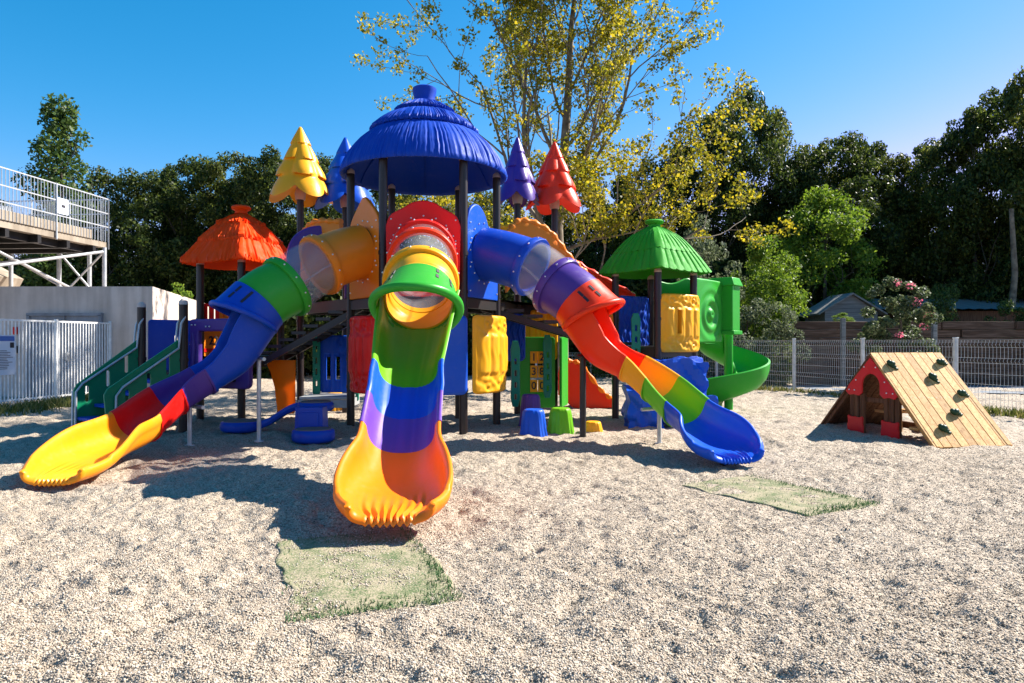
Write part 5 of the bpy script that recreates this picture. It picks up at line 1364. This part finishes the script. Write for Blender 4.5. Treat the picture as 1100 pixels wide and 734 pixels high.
GR.place((px(842, 21.0), 21.0, -0.12), 1.35 + 38 * 21 / 733, 0.8, "low grey-green shrub at the left end of the timber wall", "silver_shrub", "shrub", rot=3.4)
BR.place((px(905, 21.6), 21.6, 1.75), 0.5, 2.0, "little lime green plant leaning over the timber wall", "lime_plant", "plant", rot=4.0)
MB_ = TreeKind(71, 4.0, 3.6, 40, 11000, 0.06, MIDLEAF, "round", low=0.02, clump=0.18)
MB_.place((px(1010, 24), 24, -0.12), 1.35 + 62 * 24 / 733 , 0.7, "mid green bush behind the oleander on the right", "green_bush", "bush")
MB_.place((px(1085, 24), 24, -0.12), 1.35 + 45 * 24 / 733, 0.8, "mid green bush in front of the long outbuilding", "green_bush", "bush", rot=2.2)
MB_.place((px(648, 26), 26, -0.12), 1.35 + 60 * 26 / 733, 0.9, "mid green bush seen between the red slide and the green hut", "green_bush", "bush", rot=1.0)
ol = TreeKind(81, 2.9, 2.1, 60, 9500, 0.05, OLEAF, "round", low=0.16, clump=0.09)
olr = ol.place((px(962, 18.2), 18.2, 0), 2.95, 1.0, "pink flowering oleander bush behind the mesh fence", "oleander_bush", "bush")
v, f_ = leaves_np([(0.6, -0.4, 2.0), (0.65, 0.1, 2.45), (-0.1, -0.3, 2.85), (0.2, -0.6, 2.3), (-0.3, -0.7, 1.5), (0.1, -0.5, 2.75), (0.75, -0.3, 2.1), (0.3, -0.75, 1.7)], [0.11] * 8, 200, 0.03, np.random.default_rng(5))
np_mesh("blossom", v, f_, PINK, olr, smooth=False)
# pale bare trunk in the right hand trees
b = MB(); b.tube([(px(1088, 26.5), 26.5, 0), (px(1086, 26.5), 26.5, 2.4), (px(1090, 26.5), 26.5, 4.0), (px(1086, 26.5), 26.5, 6.5)], [0.16, 0.13, 0.11, 0.08], 10); b.build("trunk", PLANEBARK).name = "bare_trunk"
tag(bpy.data.objects["bare_trunk"], "pale bare tree trunk among the dark trees at the right edge", "tree trunk")

# the big plane tree
rng = np.random.default_rng(99)
pt_ = empty("plane_tree", (1.3, 19.0, -0.1), "tall plane tree with yellowing leaves and visible branches behind the blue dome", "tree")
limbs = []; ends = []
def grow(p, d, L, r, lev, upb=0.10):
    n = 7; pts = [p.copy()]; rs = [r]; q = p.copy(); dd = d.normalized()
    for i in range(n):
        dd = (dd + V(rng.normal(size=3)) * 0.11 + V((0, 0, upb))).normalized(); q = q + dd * (L / n); pts.append(q.copy()); rs.append(max(0.006, r * (1 - 0.62 * (i + 1) / n)))
    limbs.append((pts, [q_ * 0.78 for q_ in rs]))
    if lev <= 0:
        for i in (3, 5, 7): ends.append(pts[i].copy())
        return
    nb = 5 if lev >= 2 else 4
    for k in range(nb):
        i = min(n, 2 + int(round((n - 2) * k / (nb - 1)))); a = rng.random() * 2 * PI
        e1 = dd.cross(V((0.3, 0.2, 1))).normalized(); e2 = e1.cross(dd)
        nd = dd * 0.8 + (e1 * math.cos(a) + e2 * math.sin(a)) * 0.75 + V((0, 0, 0.1))
        grow(pts[i], nd, L * (0.50 + 0.22 * rng.random()), rs[i] * 0.66, lev - 1, upb * 0.7)
base = [V((0, 0, 0)), V((0.05, 0, 1.5)), V((0.0, 0.05, 3.2)), V((-0.05, 0, 4.6)), V((0.1, 0, 6.0)), V((0.25, 0.1, 8.0)), V((0.35, 0, 10.2)), V((0.6, 0, 12.4))]
limbs.append((base, [0.27, 0.22, 0.19, 0.17, 0.14, 0.11, 0.075, 0.03]))
for (z, d, L, r) in ((3.4, (-0.5, -0.1, 0.95), 5.6, 0.12), (3.9, (0.95, 0.1, 0.34), 3.9, 0.075), (4.3, (-0.85, 0.1, 0.8), 5.0, 0.09), (4.8, (0.3, -0.7, 0.8), 4.0, 0.08), (5.2, (0.85, -0.1, 0.75), 4.6, 0.085), (5.6, (-0.25, 0.7, 0.9), 4.5, 0.08), (6.2, (-0.6, -0.4, 0.9), 4.4, 0.08), (6.8, (0.75, 0.35, 0.8), 4.0, 0.07), (7.6, (-0.5, 0.2, 0.9), 3.6, 0.06), (8.3, (0.5, -0.3, 0.9), 3.4, 0.055), (9.3, (-0.4, -0.2, 1), 2.8, 0.045), (10.2, (0.4, 0.3, 1), 2.4, 0.04), (3.0, (1.0, -0.2, 0.12), 4.2, 0.07), (3.3, (0.7, -0.7, 0.4), 2.6, 0.05), (2.9, (-0.7, 0.6, 0.35), 3.6, 0.06)):
    i = next(k for k in range(len(base) - 1) if base[k + 1].z >= z); p = base[i].lerp(base[i + 1], (z - base[i].z) / (base[i + 1].z - base[i].z))
    grow(p, V(d), L, r, 2)
limbs_mesh(limbs, "trunk", PLANEBARK).build("trunk", PLANEBARK, pt_, angle=60, local=True)
ec = np.array([tuple(e) for e in ends]); print("plane twig ends", len(ec))
v, f_ = leaves_np(ec, np.full(len(ec), 0.29) * (0.6 + 0.8 * rng.random(len(ec))), 54000, 0.05, rng, up=0.1, shell=0.05, asp=0.7)
np_mesh("crown", v, f_, YELLOWLEAF, pt_, smooth=False)
